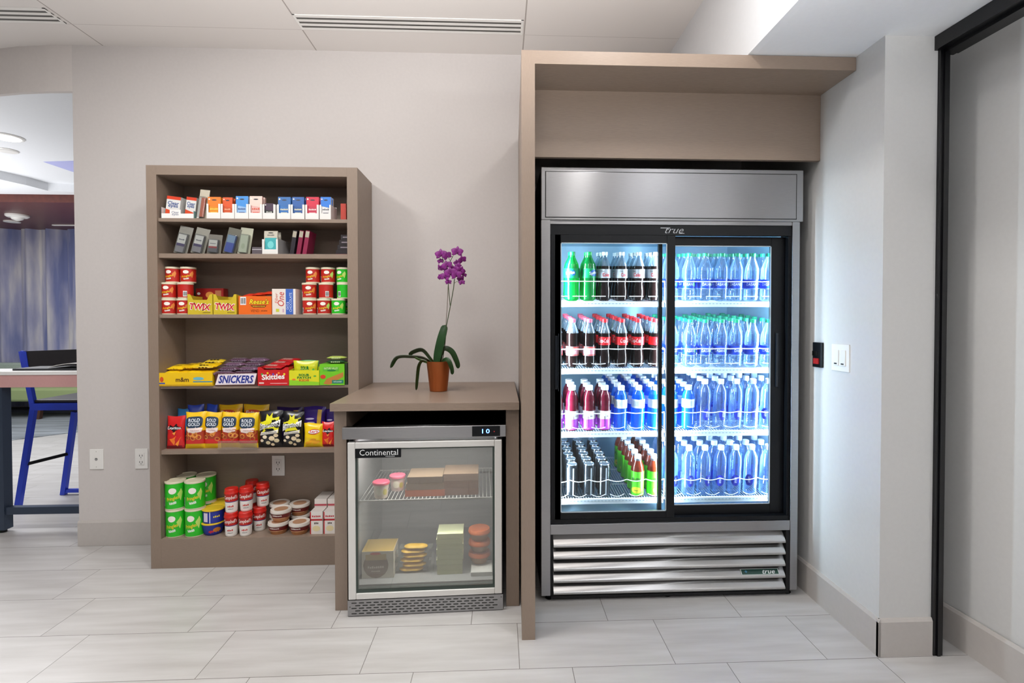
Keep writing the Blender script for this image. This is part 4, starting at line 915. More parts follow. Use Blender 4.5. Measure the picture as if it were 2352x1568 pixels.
def pr_lays(mb, f, W, H):
    mb.oval(f, W * .08, H * .66, W * .62, H * .22, C('#d42a20'), 1, 20, .1); mb.oval(f, W * .08, H * .665, W * .60, H * .15, C('#f4f2ee'), 2, 20, .1); mb.text(f, "Lay's", W * .08, H * .665, W * .44, H * .10, C('#cc1c1c'), 3, shear=.15, bold=.03)
    for a, b in ((0, .3), (.2, .22), (-.2, .2)): mb.oval(f, a * W, b * H, W * .42, H * .14, C('#f0a818'), 1, 14, .3)
def pr_frit(mb, f, W, H):
    mb.oval(f, -W * .08, H * .80, W * .7, H * .16, C('#cc3c1e'), 1, 16); mb.text(f, 'Fritos', -W * .08, H * .80, W * .60, H * .10, C('#fff4e4'), 2, shear=.2, bold=.03); mb.patch(f, -W * .5, W * .5, H * .90, H * .99, C('#f4c81c'), 1, 8, 1)
def pr_purp(mb, f, W, H):
    mb.patch(f, W * .18, W * .36, H * .1, H * .92, C('#c8a032'), 1, 3, 8); mb.oval(f, -W * .16, H * .68, W * .42, H * .05, C('#d8d0e8'), 1); mb.oval(f, -W * .10, H * .58, W * .36, H * .04, C('#b8b0cc'), 1)
def pr_none(mb, f, W, H): pass
def pr_blu(mb, f, W, H): mb.oval(f, 0, H * .7, W * .6, H * .16, C('#e8eef6'), 1); mb.text(f, 'milk', 0, H * .7, W * .4, H * .1, C('#b83030'), 2)
GB = 'yellow pretzel bags on the fifth shelf'
yb = 2.872
bag('chip_bag', 'red tortilla chip bag at the left end of the fifth shelf', 377, 419, 957, 1034, yb, C('#c81c1e', .3), pr_dor, T=.022)
bag('pretzel_bag', 'yellow pretzel bag, leftmost of four', 419, 467, 948, 1034, yb - .006, C('#eec012', .3), pr_gold, group=GB, rot=.04)
bag('pretzel_bag', 'yellow pretzel bag, second of four from the left', 464, 503, 948, 1034, yb, C('#eec012', .3), pr_gold, T=.024, group=GB)
bag('pretzel_bag', 'yellow pretzel bag, third of four from the left', 502, 545, 948, 1033, yb + .01, C('#eec012', .3), pr_gold, T=.024, group=GB)
bag('pretzel_bag', 'yellow pretzel bag, rightmost of four beside the black bags', 542, 588, 950, 1031, yb - .004, C('#f0c814', .3), pr_gold, group=GB, rot=-.04)
bag('popcorn_bag', 'black and yellow popcorn bag on the left of the two', 589, 644, 945, 1032, yb - .004, C('#17171a', .25), pr_smart_, group='black popcorn bags', T=.030)
bag('popcorn_bag', 'black and yellow popcorn bag on the right of the two', 643, 693, 947, 1032, yb - .004, C('#17171a', .25), pr_smart_, group='black popcorn bags', T=.030)
bag('chip_bag', 'plain yellow potato chip bag beside the popcorn', 694, 739, 974, 1030, yb, C('#f2cc10', .28), pr_lays, T=.024)
bag('chip_bag', 'red tortilla chip bag at the right end of the fifth shelf', 736, 768, 970, 1030, yb + .01, C('#d2201e', .3), pr_dor, T=.018)
y2 = 2.955
bag('snack_bag', 'light blue bag peeking out behind the red chip bag on the left', 401, 430, 940, 1030, y2, C('#3a88c8', .3), pr_blu, T=.02)
bag('snack_bag', 'blue bag with a folded top behind the first pretzel bag', 428, 462, 931, 1030, y2 + .01, C('#2242b8', .3), pr_none, T=.02, rot=.3)
bag('snack_bag', 'royal blue bag behind the second pretzel bag', 466, 494, 930, 1030, y2 + .01, C('#2a50cc', .3), pr_none, T=.02, rot=-.2)
bag('corn_chip_bag', 'orange yellow corn chip bag behind the third pretzel bag', 495, 550, 931, 1030, y2 + .01, C('#efae10', .3), pr_frit, T=.03)
bag('corn_chip_bag', 'orange yellow corn chip bag behind the fourth pretzel bag', 552, 612, 931, 1030, y2 + .015, C('#efb812', .3), pr_frit, T=.03)
bag('snack_bag', 'dark purple bag behind the gap of the popcorn bags', 630, 690, 937, 1030, y2 + .05, C('#2c1858', .3), pr_purp, T=.03)
bag('snack_bag', 'purple bag with a gold stripe above the yellow chip bag', 692, 744, 936, 1030, y2, C('#341c78', .3), pr_purp, T=.03)
bag('snack_bag', 'purple bag at the right end, half hidden by the counter', 744, 778, 940, 1030, y2 + .01, C('#341c78', .3), pr_purp, T=.026)
# clear bin front around the middle bags
t = thing('acrylic_bin', 'low clear plastic bin holding the right hand pretzel bags', 'bin', (ux(545, 2.846, 1020), 2.8475, SH[4]))
x_, w_ = span(500, 590, 2.846, 1020)
MB().box(-w_ / 2, w_ / 2, .0, .0015, 0, .045, 'acrylic').build('front_panel', t, smooth=False)
MB().box(-w_ / 2, w_ / 2, .0, .008, .045, .0465, 'acrylic').build('rim', t, smooth=False)

# ---- candy shelf
def tray(name, label, u0, u1, Y, z, hf, hb, depth, colour, prints, cat='box', notch=0, v=870, lip=None):
    x, w = span(u0, u1, Y, v); t = thing(name, label, cat, (x, Y, z))
    mb = MB(); th = .0012; m = colour; h2 = w / 2
    if notch: mb.prism([(-h2, 0), (h2, 0), (h2, hf), (h2 - w * .10, hf), (h2 - w * .22, hf - notch), (-h2 + w * .22, hf - notch), (-h2 + w * .10, hf), (-h2, hf)], 0, th, m)
    else: mb.box(-h2, h2, 0, th, 0, hf, m)
    for s in (-1, 1):
        pts = [(th, 0), (depth, 0), (depth, hb), (depth * .45, hb), (th, hf)]; xs = (s * h2, s * (h2 - th)); n = len(pts)
        vs = [(xx, a, b) for xx in xs for a, b in pts]
        mb.add(vs, [tuple(range(n)), tuple(range(2 * n - 1, n - 1, -1))] + [(i, (i + 1) % n, (i + 1) % n + n, i + n) for i in range(n)], m)
    mb.box(-h2 + th, h2 - th, depth - th, depth, 0, hb, m); mb.box(-h2 + th, h2 - th, th, depth - th, 0, th, m)
    prints(mb, front(0, 0), w, hf)
    mb.build('tray', t, smooth=False)
    return t, x, w
def bar_(name, label, x, y, z, L, W, H, colour, group, rot=0, rx=0, prints=None, cat='candy', ry=0):
    t = thing(name, label, cat, (x, y, z), rot, group, rx, ry)
    mb = MB(); n = 8; vs = []
    sec = [(-1, 0), (-.8, .75), (0, 1), (.8, .75), (1, 0), (.8, -.75), (0, -1), (-.8, -.75)]
    for a in range(n + 1):
        s = a / n; k = (.12, .75, 1, 1, 1, 1, 1, .75, .12)[a]; kw = (1, .95, .94, .92, .94, .92, .94, .95, 1)[a]
        vs += [(-L / 2 + L * s, W / 2 * q * kw, H / 2 + H / 2 * p * k) for q, p in sec]
    mb.add(vs, [(a * 8 + b, a * 8 + (b + 1) % 8, a * 8 + 8 + (b + 1) % 8, a * 8 + 8 + b) for a in range(n) for b in range(8)] + [tuple(range(8)), tuple(range(n * 8, n * 8 + 8))], colour)
    if prints: prints(mb, plane((0, 0, H * 1.02), (1, 0, 0), (0, 1, 0), (0, 0, 1), .0006), plane((0, -W * .47, H / 2), (1, 0, 0), (0, -.25, .97), (0, -.97, -.25), .0008), L, W, H)
    mb.build('wrapper', t, angle=50); return t
z4 = SH[3]
def pr_mm(mb, f, w, h):
    mb.text(f, 'm&m', -w * .06, h * .48, w * .24, h * .34, C('#4a2a18'), 1, bold=.02); mb.oval(f, w * .24, h * .55, w * .2, h * .25, C('#6ab0c0'), 1); mb.patch(f, w * .14, w * .5, h * .28, h * .36, C('#3c88a8'), 1, 1, 1)
    mb.oval(f, -w * .44, h * .5, w * .07, h * .4, C('#c8501c'), 1); mb.patch(f, -w * .49, -w * .38, h * .16, h * .26, C('#3850a0'), 1, 1, 1); mb.patch(f, -w * .5, w * .5, h * .03, h * .10, C('#b88a18'), 1, 1, 1)
tray('candy_tray', 'yellow cardboard tray of chocolate candies at the left of the fourth shelf', 364, 488, 2.848, z4, .071, .082, .20, C('#e8bc14'), pr_mm)
def pr_sn(mb, f, w, h):
    rpatch(mb, f, [(-w * .50, h * .06), (-w * .42, h * .90), (w * .49, h * .96), (w * .43, h * .10)], C('#f0e4e2'), 1); mb.poly(f, [(-w * .475, h * .10), (-w * .405, h * .86), (w * .465, h * .92), (w * .41, h * .14)], C('#e9dfe6'), 2, 1)
    mb.text(f, 'SNICKERS', 0, h * .5, w * .84, h * .62, C('#203088'), 3, shear=.28, bold=.03)
tray('candy_tray', 'dark brown tray with big slanted blue lettering on a white panel', 494, 591, 2.853, z4, .068, .080, .19, C('#4a2420'), pr_sn)
def pr_sk(mb, f, w, h):
    mb.text(f, 'Skittles', 0, h * .48, w * .74, h * .30, C('#f8f4f0'), 2, rot=.05, bold=.03)
    for k, c in enumerate(('#48a040', '#e8c020', '#6848a8', '#e88020', '#e8d830')): mb.oval(f, (-.36 + .18 * k) * w, h * (.62 + .06 * (k % 2)), w * .07, h * .12, C(c), 1, 10)
    mb.patch(f, w * -.1, w * .45, h * .10, h * .14, C('#e8a0a0'), 1, 1, 1); mb.patch(f, -w * .46, -w * .30, h * .10, h * .18, C('#e8c8c0'), 1, 1, 1)
tray('candy_tray', 'red cardboard tray of fruit candies in the middle of the fourth shelf', 592, 663, 2.846, z4, .098, .10, .17, C('#c01a1e'), pr_sk, notch=.014)
def pr_sp(mb, f, w, h):
    mb.poly(f, [(-w * .5, 0), (w * .5, 0), (w * .5, h * .22), (-w * .5, h * .36)], C('#8cc828'), 1, 1)
    mb.text(f, 'SOUR', 0, h * .70, w * .36, h * .16, C('#1c7a2c'), 2, bold=.04); mb.text(f, 'PATCH', 0, h * .52, w * .46, h * .15, C('#1c7a2c'), 2, bold=.04); mb.text(f, 'KIDS', 0, h * .34, w * .34, h * .15, C('#c86a1c'), 2, bold=.04)
    mb.oval(f, -w * .34, h * .4, w * .12, h * .12, C('#e87a2c'), 2, 10); mb.oval(f, w * .36, h * .62, w * .10, h * .10, C('#58b040'), 2, 10)
tray('candy_tray', 'yellow and green tray of sour candies right of the red tray', 664, 733, 2.846, z4, .080, .088, .16, C('#d8d422'), pr_sp)
def pr_nv(mb, f, w, h):
    mb.patch(f, -w * .36, w * .28, h * .66, h * .86, C('#58b030'), 1, 1, 1); mb.text(f, 'NATURE VALLEY', -w * .04, h * .80, w * .56, h * .10, C('#e8ecc0'), 2); mb.oval(f, -w * .02, h * .70, w * .36, h * .09, C('#2a7a38'), 2)
    rpatch(mb, f, [(-w * .35, h * .06), (-w * .22, h * .30), (w * .46, h * .62), (w * .46, h * .40), (-w * .1, h * .02)], C('#b87a38'), 1); mb.oval(f, -w * .36, h * .40, w * .22, h * .20, C('#c83a24'), 2)
    mb.patch(f, w * .0, w * .46, h * .08, h * .24, C('#1c7a68'), 2, 1, 1); mb.text(f, 'OATS & HONEY', w * .23, h * .16, w * .34, h * .07, C('#e8f4e8'), 3)
x, w = span(734, 791, 2.850, 860)
box('granola_bar_box', 'green granola bar box at the right end of the fourth shelf', 'box', x, 2.850, z4, w, .13, .113, C('#6ec022'), pr_nv)
box('granola_bar_box', 'dark end of a box squeezed beside the green granola box', 'box', ux(795, 2.855, 860), 2.857, z4, .012, .13, .117, C('#23351a'))
# loose packs in the trays
def pr_pk(txt, c1, c2, sq=.5):
    def g(mb, ft, ff, L, W, H): (mb.scrawl if txt[0] == '~' else mb.text)(ft, txt, 0, -W * .1, L * sq, min(W * .5, L * .22), C(c1), 1, shear=.15); (mb.scrawl if txt[0] == '~' else mb.text)(ff, txt, 0, 0, L * sq, H * .5, C(c1), 1)
    return g
x0 = ux(425, 2.9, 850)
for k in range(12):
    i, lv = k % 4, k // 4
    bar_('candy_pouch', 'yellow chocolate candy pouch, %s from the left in the %s layer of the yellow tray' % (ORD[i], ('bottom', 'middle', 'top')[lv]), x0 - .078 + i * .058 + .008 * lv, 2.94 + lv * .008 + .01 * (i % 2), z4 + .036 + lv * .022 + (.004 * i if lv == 2 else 0), .085, .14 - .02 * lv, .024, C(('#e8c014', '#dcb010')[k % 2], .3), 'yellow pouches in the candy tray', rx=.16, rot=random.uniform(-.1, .1), prints=pr_pk('m&m', '#4a2a18', ''))
for k in range(3):
    bar_('candy_bar', 'yellow and black candy bar leaning at the right end of the yellow tray, %s' % ('low', 'middle', 'high')[k], ux(478 + 4 * k, 2.96, 850), 2.93 + .035 * k, z4 + .088 + .012 * k, .10, .05, .018, C('#d8b828', .3), 'yellow and black bars', rx=.2, rot=.1, prints=pr_pk('~MM', '#2a1a14', ''))
xs = ux(543, 2.9, 850)
for k in range(8):
    i, lv = k % 2, k // 2
    bar_('chocolate_bar', 'purple brown chocolate bar, %s layer, %s, in the dark tray' % (('bottom', 'second', 'third', 'top')[lv], ('left', 'right')[i]), xs - .052 + .105 * i + .008 * lv, 2.875 + lv * .042, z4 + .052 + lv * .021, .112, .040, .022, C(('#6a4a62', '#58384c')[(i + lv) % 2], .3), 'chocolate bars piled in the dark tray', rx=.1, rot=random.uniform(-.08, .08), prints=pr_pk('SNICKERS', '#c8b8cc', '', .7))
for k in range(3):
    bar_('candy_pouch', 'red fruit candy pouch behind the red tray, %s' % ('low', 'middle', 'high')[k], ux(636 + 10 * k, 2.97, 850), 2.93 + k * .045, z4 + .085 + .014 * k, .125, .055, .020, C('#b01c20', .3), 'red pouches behind the red tray', rx=.25, rot=-.2, prints=pr_pk('Skittles', '#f0d8c8', ''))
for k in range(2):
    x, w = span(676 + k * 2, 728 + k, 2.9, 840)
    bag('candy_bag', ('green and yellow sour candy bag standing in its tray, front', 'green sour candy bag standing in its tray, behind')[k], 672 + 3 * k, 729 + 2 * k, 829 - k, 880, 2.88 + k * .045, C(('#c8cc1e', '#3c9430')[k], .3), pr_sp, T=.016, z=z4 + .002, group='sour candy bags', lean=.05)
for k in range(2):
    bar_('granola_pack', ('pale green granola pack lying on the green box, lower', 'pale green granola pack lying on the green box, upper')[k], ux(772, 2.88, 830), 2.89 + .01 * k, z4 + .1145 + .0205 * k, .10, .055, .019, C(('#1f4428', '#a8b858')[k], .35), 'granola packs on the green box', rot=.05, prints=pr_pk('~oats', '#dfe8b8', ''))
# ---- third shelf boxes
def pr_tw(mb, f, w, h):
    mb.text(f, 'TWIX', 0, h * .38, w * .90, h * .36, C('#f4ece0'), 1, shear=.1, bold=.09, rot=-.07); mb.text(f, 'TWIX', 0, h * .38, w * .84, h * .30, C('#c4202a'), 2, shear=.1, bold=.03, rot=-.07)
    mb.patch(f, w * .1, w * .42, h * .08, h * .12, C('#8a7420'), 1, 1, 1)
for k, (u0, u1) in enumerate(((431, 488), (490, 543))):
    t, x, w = tray('candy_box', ('gold cookie bar box with a notched front, left of the two', 'gold cookie bar box with a notched front, right of the two')[k], u0, u1, 2.862, z3, .108, .10, .15, C('#c8b02c'), pr_tw, notch=.030, v=700)
    for j in range(2): bar_('cookie_bar', ('gold cookie bar standing in the %s gold box, front', 'gold cookie bar standing in the %s gold box, behind')[j] % ('left', 'right')[k], x + .004, 2.885 + .035 * j, z3 + .052, .105, .026, .026, C('#7a4a24', .35), 'cookie bars in the gold boxes', prints=pr_pk('TWIX', '#c83030', '', .5))
x, w = span(438, 502, 2.95, 665)
box('cookie_box', 'red cookie box standing behind the gold boxes', 'box', x, 3.0, z3, w, .05, .148, C('#8c1a16'), lambda mb, f, w, h: (mb.oval(f, w * .0, h * .75, w * .3, h * .24, C('#c8843c'), 1), mb.patch(f, w * .2, w * .42, h * .62, h * .92, C('#a86a48'), 1, 1, 1), mb.oval(f, -w * .4, h * .8, w * .12, h * .1, C('#e8e0d8'), 1)))
def pr_re(mb, f, w, h):
    mb.text(f, "Reese's", w * .13, h * .70, w * .62, h * .32, C('#7a3c14'), 1, shear=.25, bold=.07); mb.text(f, "Reese's", w * .13, h * .70, w * .60, h * .28, C('#f4d82a'), 2, shear=.25, bold=.02)
    rpatch(mb, f, [(-w * .14, h * .50), (w * .36, h * .50), (w * .30, h * .38), (-w * .06, h * .38)], C('#5a3418'), 1); mb.scrawl(f, 'peanut butter cups', w * .12, h * .44, w * .38, h * .06, C('#f0c02a'), 2)
    mb.text(f, 'VEND', 0, h * .20, w * .26, h * .14, C('#6a3210'), 1); mb.scrawl(f, 'BUTTONS', w * .28, h * .20, w * .20, h * .08, C('#6a3210'), 1)
    barcode(mb, f, -w * .36, h * .74, w * .18, h * .44)
t, x, w = tray('candy_box', 'orange peanut butter candy box with yellow script', 548, 623, 2.858, z3, .098, .098, .15, C('#e0661a'), pr_re, v=700)
for j in range(3): bar_('candy_pouch', 'red orange candy pack poking out of the orange box, %s' % ('left', 'middle', 'right')[j], x - .055 + .05 * j + .012, 2.93, z3 + .097 + .006 * j, .07, .09, .018, C('#c0301a', .35), 'red packs in the orange box', rx=.15)
def pr_fi(mb, f, w, h):
    mb.patch(f, w * .08, w * .5 - .002, .0, h, C('#3c62b4'), 1, 1, 1); mb.patch(f, w * .40, w * .5, 0, h, C('#e8e0d8'), 2, 1, 1)
    mb.text(f, 'Fiber', -w * .32, h * .64, h * .40, w * .12, C('#c85038'), 1, rot=pi / 2, shear=.2); mb.text(f, 'One', -w * .13, h * .60, h * .55, w * .28, C('#c02820'), 1, rot=pi / 2, shear=.2)
    mb.text(f, 'OATS &', w * .16, h * .34, h * .30, w * .10, C('#dde6f8'), 2, rot=pi / 2); mb.text(f, 'CHOCOLATE', w * .29, h * .48, h * .75, w * .10, C('#dde6f8'), 2, rot=pi / 2)
    mb.patch(f, -w * .34, -w * .20, h * .10, h * .22, C('#c8c840'), 1, 1, 1); mb.patch(f, -w * .06, -w * .0, h * .08, h * .22, C('#c8a0b8'), 1, 1, 1)
x, w = span(625, 679, 2.862, 690)
box('bar_box', 'white and blue fiber bar box beside the orange box', 'box', x, 2.862, z3, w, .14, .137, C('#e6dcd2'), pr_fi, top='#d8cfc6')
# ---- top shelf: medicine dispensers
z1 = SH[0]
def dispenser(u0, u1, cu0, cu1, vt, top, face, txt, tc, label, plabel, Y=2.868, depth=.105):
    t, x, w = tray('dispenser_tray', label, u0, u1, Y, z1, .0, .0, depth, C('#e9e6e2'), lambda *a: None, v=480) if False else (None, *span(u0, u1, Y, 480))
    t = thing('dispenser_tray', label, 'dispenser', (x, Y, z1), 0, 'white dispenser trays on the top shelf')
    W2, hf = w / 2 - .0005, .080; m = C('#e9e6e2'); mb = MB()
    mb.prism([(-W2, 0), (W2, 0), (W2, hf), (W2 * .72, hf), (W2 * .72, hf * .42), (-W2 * .72, hf * .42), (-W2 * .72, hf), (-W2, hf)], 0, .001, m)
    mb.box(-W2, -W2 + .001, .001, depth, 0, hf, m).box(W2 - .001, W2, .001, depth, 0, hf, m).box(-W2 + .001, W2 - .001, depth - .001, depth, 0, hf * 1.1, m).box(-W2 + .001, W2 - .001, .001, depth - .001, 0, .001, m)
    mb.build('tray', t, smooth=False)
    cx_, cw = span(cu0, cu1, Y, 470); cw = min(cw, 2 * W2 - .004); cx_ = min(max(cx_, x - W2 + cw / 2 + .0015), x + W2 - cw / 2 - .0015)
    h = at((cu0 + cu1) / 2, vt, Y).z - z1 - .002
    for k in range(2):
        q = thing('medicine_packet', plabel + (', front packet', ', packet behind the front one')[k], 'medicine', (cx_, Y + .004 + .03 * k, z1 + .0015), 0, 'medicine packets on the top shelf', -.05)
        mb = MB().box(-cw / 2, cw / 2, 0, .016, 0, h, C(face)); f = front(0, 0)
        mb.poly(f, [(-cw / 2, h * .60), (cw / 2, h * .50), (cw / 2, h), (-cw / 2, h)], C(top), 1, 1); mb.oval(f, 0, h * .86, cw * .4, h * .06, C('#30323a'), 2, 10); mb.oval(f, -cw * .38, h * .90, cw * .14, cw * .14, C('#e8e4d8'), 2, 10)
        mb.scrawl(f, txt, 0, h * .44, cw * .62, h * .10, C(tc), 2, bold=.03); mb.patch(f, -cw * .25, cw * .25, h * .24, h * .30, C(tc), 2, 1, 1)
        mb.build('packet', q, smooth=False)
for a in ((474, 506, 477, 508, 451, '#e8781c', '#d88a1c', 'Relief', '#f4d860', 'white dispenser tray holding bright orange packets', 'bright orange medicine packet'),
          (507, 538, 510, 532, 452, '#d0501a', '#c04a1a', 'Ibupro', '#f0b088', 'white dispenser tray holding rust orange packets', 'rust orange medicine packet'),
          (539, 570, 540, 568, 449, '#3a88d0', '#8ab0d8', 'Advil', '#3a4c80', 'white dispenser tray holding light blue packets', 'light blue medicine packet'),
          (571, 602, 571, 600, 449, '#e0c8bc', '#d8a8a0', 'Alka', '#c8482c', 'white dispenser tray holding cream packets with a yellow oval', 'cream and pink medicine packet'),
          (603, 632, 606, 628, 466, '#3a2038', '#1e2420', 'PM', '#c8c8c0', 'white dispenser tray holding nearly black packets', 'nearly black medicine packet'),
          (636, 667, 638, 668, 451, '#2a64a4', '#2e6cae', 'Aleve', '#e8dcb0', 'white dispenser tray with blue packets, left of the blue pair', 'blue medicine packet, left of the blue pair'),
          (668, 699, 670, 697, 451, '#28589c', '#23508c', 'Aleve', '#e0d8b0', 'white dispenser tray with blue packets, right of the blue pair', 'darker blue medicine packet, right of the blue pair'),
          (701, 732, 702, 733, 451, '#c42440', '#b83048', 'Midol', '#f4d8d8', 'white dispenser tray holding crimson packets', 'crimson medicine packet'),
          (734, 760, 735, 761, 451, '#2c74cc', '#dcdad8', 'Tums', '#50505c', 'white dispenser tray holding white packets with blue tops', 'white medicine packet with a blue top')):
    dispenser(*a)
t = thing('medicine_box', 'small red box cut off by the right side of the top shelf', 'box', (ux(791, 2.9, 480), 2.88, z1)); MB().box(-.014, .014, 0, .09, 0, .09, C('#b03a2c')).build('carton', t, smooth=False)
# eye drops tray and boxes
x, w = span(371, 445, 2.866, 480)
t = thing('dispenser_tray', 'wide low white tray of eye drops at the left of the top shelf', 'dispenser', (x, 2.864, z1))
mb = MB().prism([(-w / 2, 0), (w / 2, 0), (w / 2, .026), (w * .10, .026), (w * .10, .046), (-w * .24, .046), (-w * .24, .026), (-w / 2, .026)], 0, .001, C('#ece9e6')); mb.box(-w / 2, -w / 2 + .001, .001, .12, 0, .06, C('#ece9e6')).box(w / 2 - .001, w / 2, .001, .12, 0, .04, C('#9cc8c4'))
mb.text(front(0, 0), 'Clear', -w * .07, .032, w * .22, .012, C('#3a4a78'), 1); mb.text(front(0, 0), 'eyes', -w * .07, .018, w * .2, .010, C('#3a4a78'), 1); mb.build('tray', t, smooth=False)
for k, (u0, u1, vt) in enumerate(((382, 414, 452), (427, 450, 454))):
    x, w = span(u0, u1, 2.9, 470); h = at(u0, vt, 2.9).z - z1 - .002
    t = thing('eye_drop_box', ('red and white eye drop box, left one in the wide tray', 'red and white eye drop box, right one in the wide tray')[k], 'medicine', (x, 2.885, z1 + .002), .0, 'eye drop boxes', 0, .12)
    mb = MB().box(-w / 2, w / 2, 0, .05, 0, h, C('#dcdcd8')); f = front(0, 0); mb.patch(f, -w / 2, w / 2, h * .86, h, C('#cc3c1c'), 1, 1, 1); mb.text(f, 'Clear', 0, h * .70, w * .8, h * .16, C('#2a4a88'), 1, bold=.02); mb.text(f, 'eyes', 0, h * .54, w * .7, h * .14, C('#2a4a88'), 1, bold=.02); mb.poly(f, [(-w / 2, 0), (w / 2, 0), (w / 2, h * .28), (-w / 2, h * .42)], C('#d0481e'), 1, 1)
    mb.build('carton', t, smooth=False)
# hanging blister packs
def blister(label, u0, u1, v0, v1, Y, z, card, tint, prints, lean=0, ry=.15, cw=None, group=None, bw=.7, bd=.02):
    x, w = span(u0, u1, Y, 550); h = at((u0 + u1) / 2, v0, Y).z - z
    w2 = w * .72; t = thing('blister_pack', label, 'toiletry', (x - w * .08, Y, z), 0, group, -.08, ry)
    MB().box(-w2 / 2, w2 / 2, .0, .0015, 0, h, C(card)).build('card', t, smooth=False)
    mb = MB().box(-w2 * bw / 2, w2 * bw / 2, -bd, -.0005, .004, h * .74, 'clear blister'); mb.build('blister', t, smooth=False, bevel=.003)
    mb = MB(); mb.box(-w2 * bw * .42, w2 * bw * .42, -bd * .85, -.003, .008, h * .70, C(tint)); prints(mb, front(0, -bd * .86), w2 * bw * .84, h * .7); mb.build('content', t, smooth=False)
def p_white(c1, txt): return lambda mb, f, w, h: (mb.patch(f, -w / 2, w / 2, h * .52, h * .98, C('#e4e2e0'), 1, 1, 1), mb.patch(f, -w / 2, w / 2, h * .38, h * .52, C(c1), 1, 1, 1), mb.scrawl(f, txt, 0, h * .72, w * .7, h * .09, C('#3a3a5a'), 2))
blister('clear travel toothbrush pack with cream header card on the top shelf', 450, 481, 434, 497, 2.872, z1, '#b8b09c', '#c85a34', lambda mb, f, w, h: mb.patch(f, -w / 2, -w * .1, 0, h, C('#d8d4d0'), 1, 1, 1), ry=.10)
z2 = SH[1]
GB2 = 'blister packs on the second shelf'
blister('leaning clear pack with white and purple label, leftmost on the second shelf', 395, 438, 518, 580, 2.872, z2, '#7e7c74', '#8f8b94', p_white('#3c2a68', 'Travel'), ry=.22, group=GB2)
blister('leaning clear pack with white and purple label, second on the second shelf', 434, 478, 522, 580, 2.872, z2, '#848278', '#8f8b94', p_white('#3c2a68', 'Travel'), ry=.22, group=GB2)
blister('short clear pack with white and red label on the second shelf', 472, 516, 538, 580, 2.868, z2, '#6c6860', '#5c5c68', p_white('#a02430', 'Razor'), ry=.08, group=GB2)
blister('leaning pack with a blue toothpaste tube on the second shelf', 508, 550, 522, 580, 2.872, z2, '#5e5c50', '#2448b4', lambda mb, f, w, h: mb.patch(f, -w / 2, w / 2, h * .6, h, C('#7ea0c8'), 1, 1, 1), ry=.22, group=GB2)
blister('leaning clear pack with pale green contents on the second shelf', 542, 582, 522, 580, 2.874, z2, '#a8a894', '#cdd6c0', lambda mb, f, w, h: mb.oval(f, 0, h * .4, w * .5, h * .3, C('#b8c4a8'), 1), ry=.12, group=GB2)
x, w = span(579, 601, 2.87, 575)
box('clear_box', 'low dark clear lidded box between the green pack and the white tray', 'box', x, 2.87, z2, w, .06, .038, C('#5a5258'), lambda mb, f, w, h: mb.patch(f, -w / 2, w / 2, h * .62, h * .70, C('#d0ccd0'), 1, 1, 1))
# white tray with teal card
x, w = span(602, 638, 2.868, 560)
t = thing('dispenser_tray', 'white tray with a grey side holding teal packs on the second shelf', 'dispenser', (x, 2.868, z2))
mb = MB(); W2 = w / 2; m_ = C('#e4e2de')
mb.prism([(-W2, 0), (W2, 0), (W2, .080), (W2 * .78, .080), (W2 * .78, .026), (-W2 * .74, .026), (-W2 * .74, .080), (-W2, .080)], 0, .001, m_).box(-W2, -W2 + .001, .001, .15, 0, .080, m_).box(W2 - .001, W2, .001, .17, 0, .085, C('#a8a6a6')).box(-W2 + .001, W2 - .001, .149, .15, 0, .085, m_).box(-W2 + .001, W2 - .001, .001, .149, 0, .001, m_)
mb.build('tray', t, smooth=False)
for k in range(2):
    t = thing('soap_pack', ('teal pack with a cream header card in the white tray, front', 'teal pack in the white tray, behind the front one')[k], 'toiletry', (x, 2.874 + .04 * k, z2 + .0015), 0, 'teal packs', -.06)
    mb = MB().box(-W2 * .85, W2 * .85, 0, .010, .0, .125, C('#bdb7a8')); f = front(0, 0); mb.patch(f, -W2 * .74, W2 * .74, .01, .088, C('#3aa0a4'), 1, 1, 1); mb.oval(f, 0, .05, W2 * .8, .04, C('#6ec4c4'), 2); mb.oval(f, 0, .115, W2 * .7, .006, C('#3a3a38'), 1); mb.scrawl(f, 'Travel', 0, .102, W2 * .9, .009, C('#4a4a48'), 1); mb.build('pack', t, smooth=False)
for k, (u, c, nm) in enumerate(((677, '#221c24', 'black'), (692, '#7a1438', 'magenta'), (706, '#841a40', 'dark pink'))):
    t = thing('hosiery_pack', 'thin %s pouch leaning on the second shelf right of the white tray' % nm, 'toiletry', (ux(u, 2.9, 560) - .012, 2.885, z2), 0, 'thin pouches on the second shelf', 0, .16)
    MB().box(-.011, .011, 0, .10, 0, .132, C(c)).box(-.010, .010, -.001, 0, .095, .128, C('#a8a090')).build('pouch', t, smooth=False, bevel=.003)
for k in range(4):
    box('makeup_case', 'small dark case, %s in the stack at the right of the second shelf' % ('lowest', 'second', 'third', 'topmost')[k], 'case', ux(788 + k * 2, 2.9, 560) - .004, 2.885, z2 + k * .0275, .062 - k * .009, .07, .0265, C('#20181c'), (lambda mb, f, w, h: mb.patch(f, -w / 2, w / 2, 0, h * .16, C('#9a2a2c'), 1, 1, 1)) if k == 0 else (lambda mb, f, w, h: mb.patch(f, -w * .2, w / 2, h * .4, h * .6, C('#8a8088'), 1, 1, 1)), 'dark cases stacked on the second shelf')

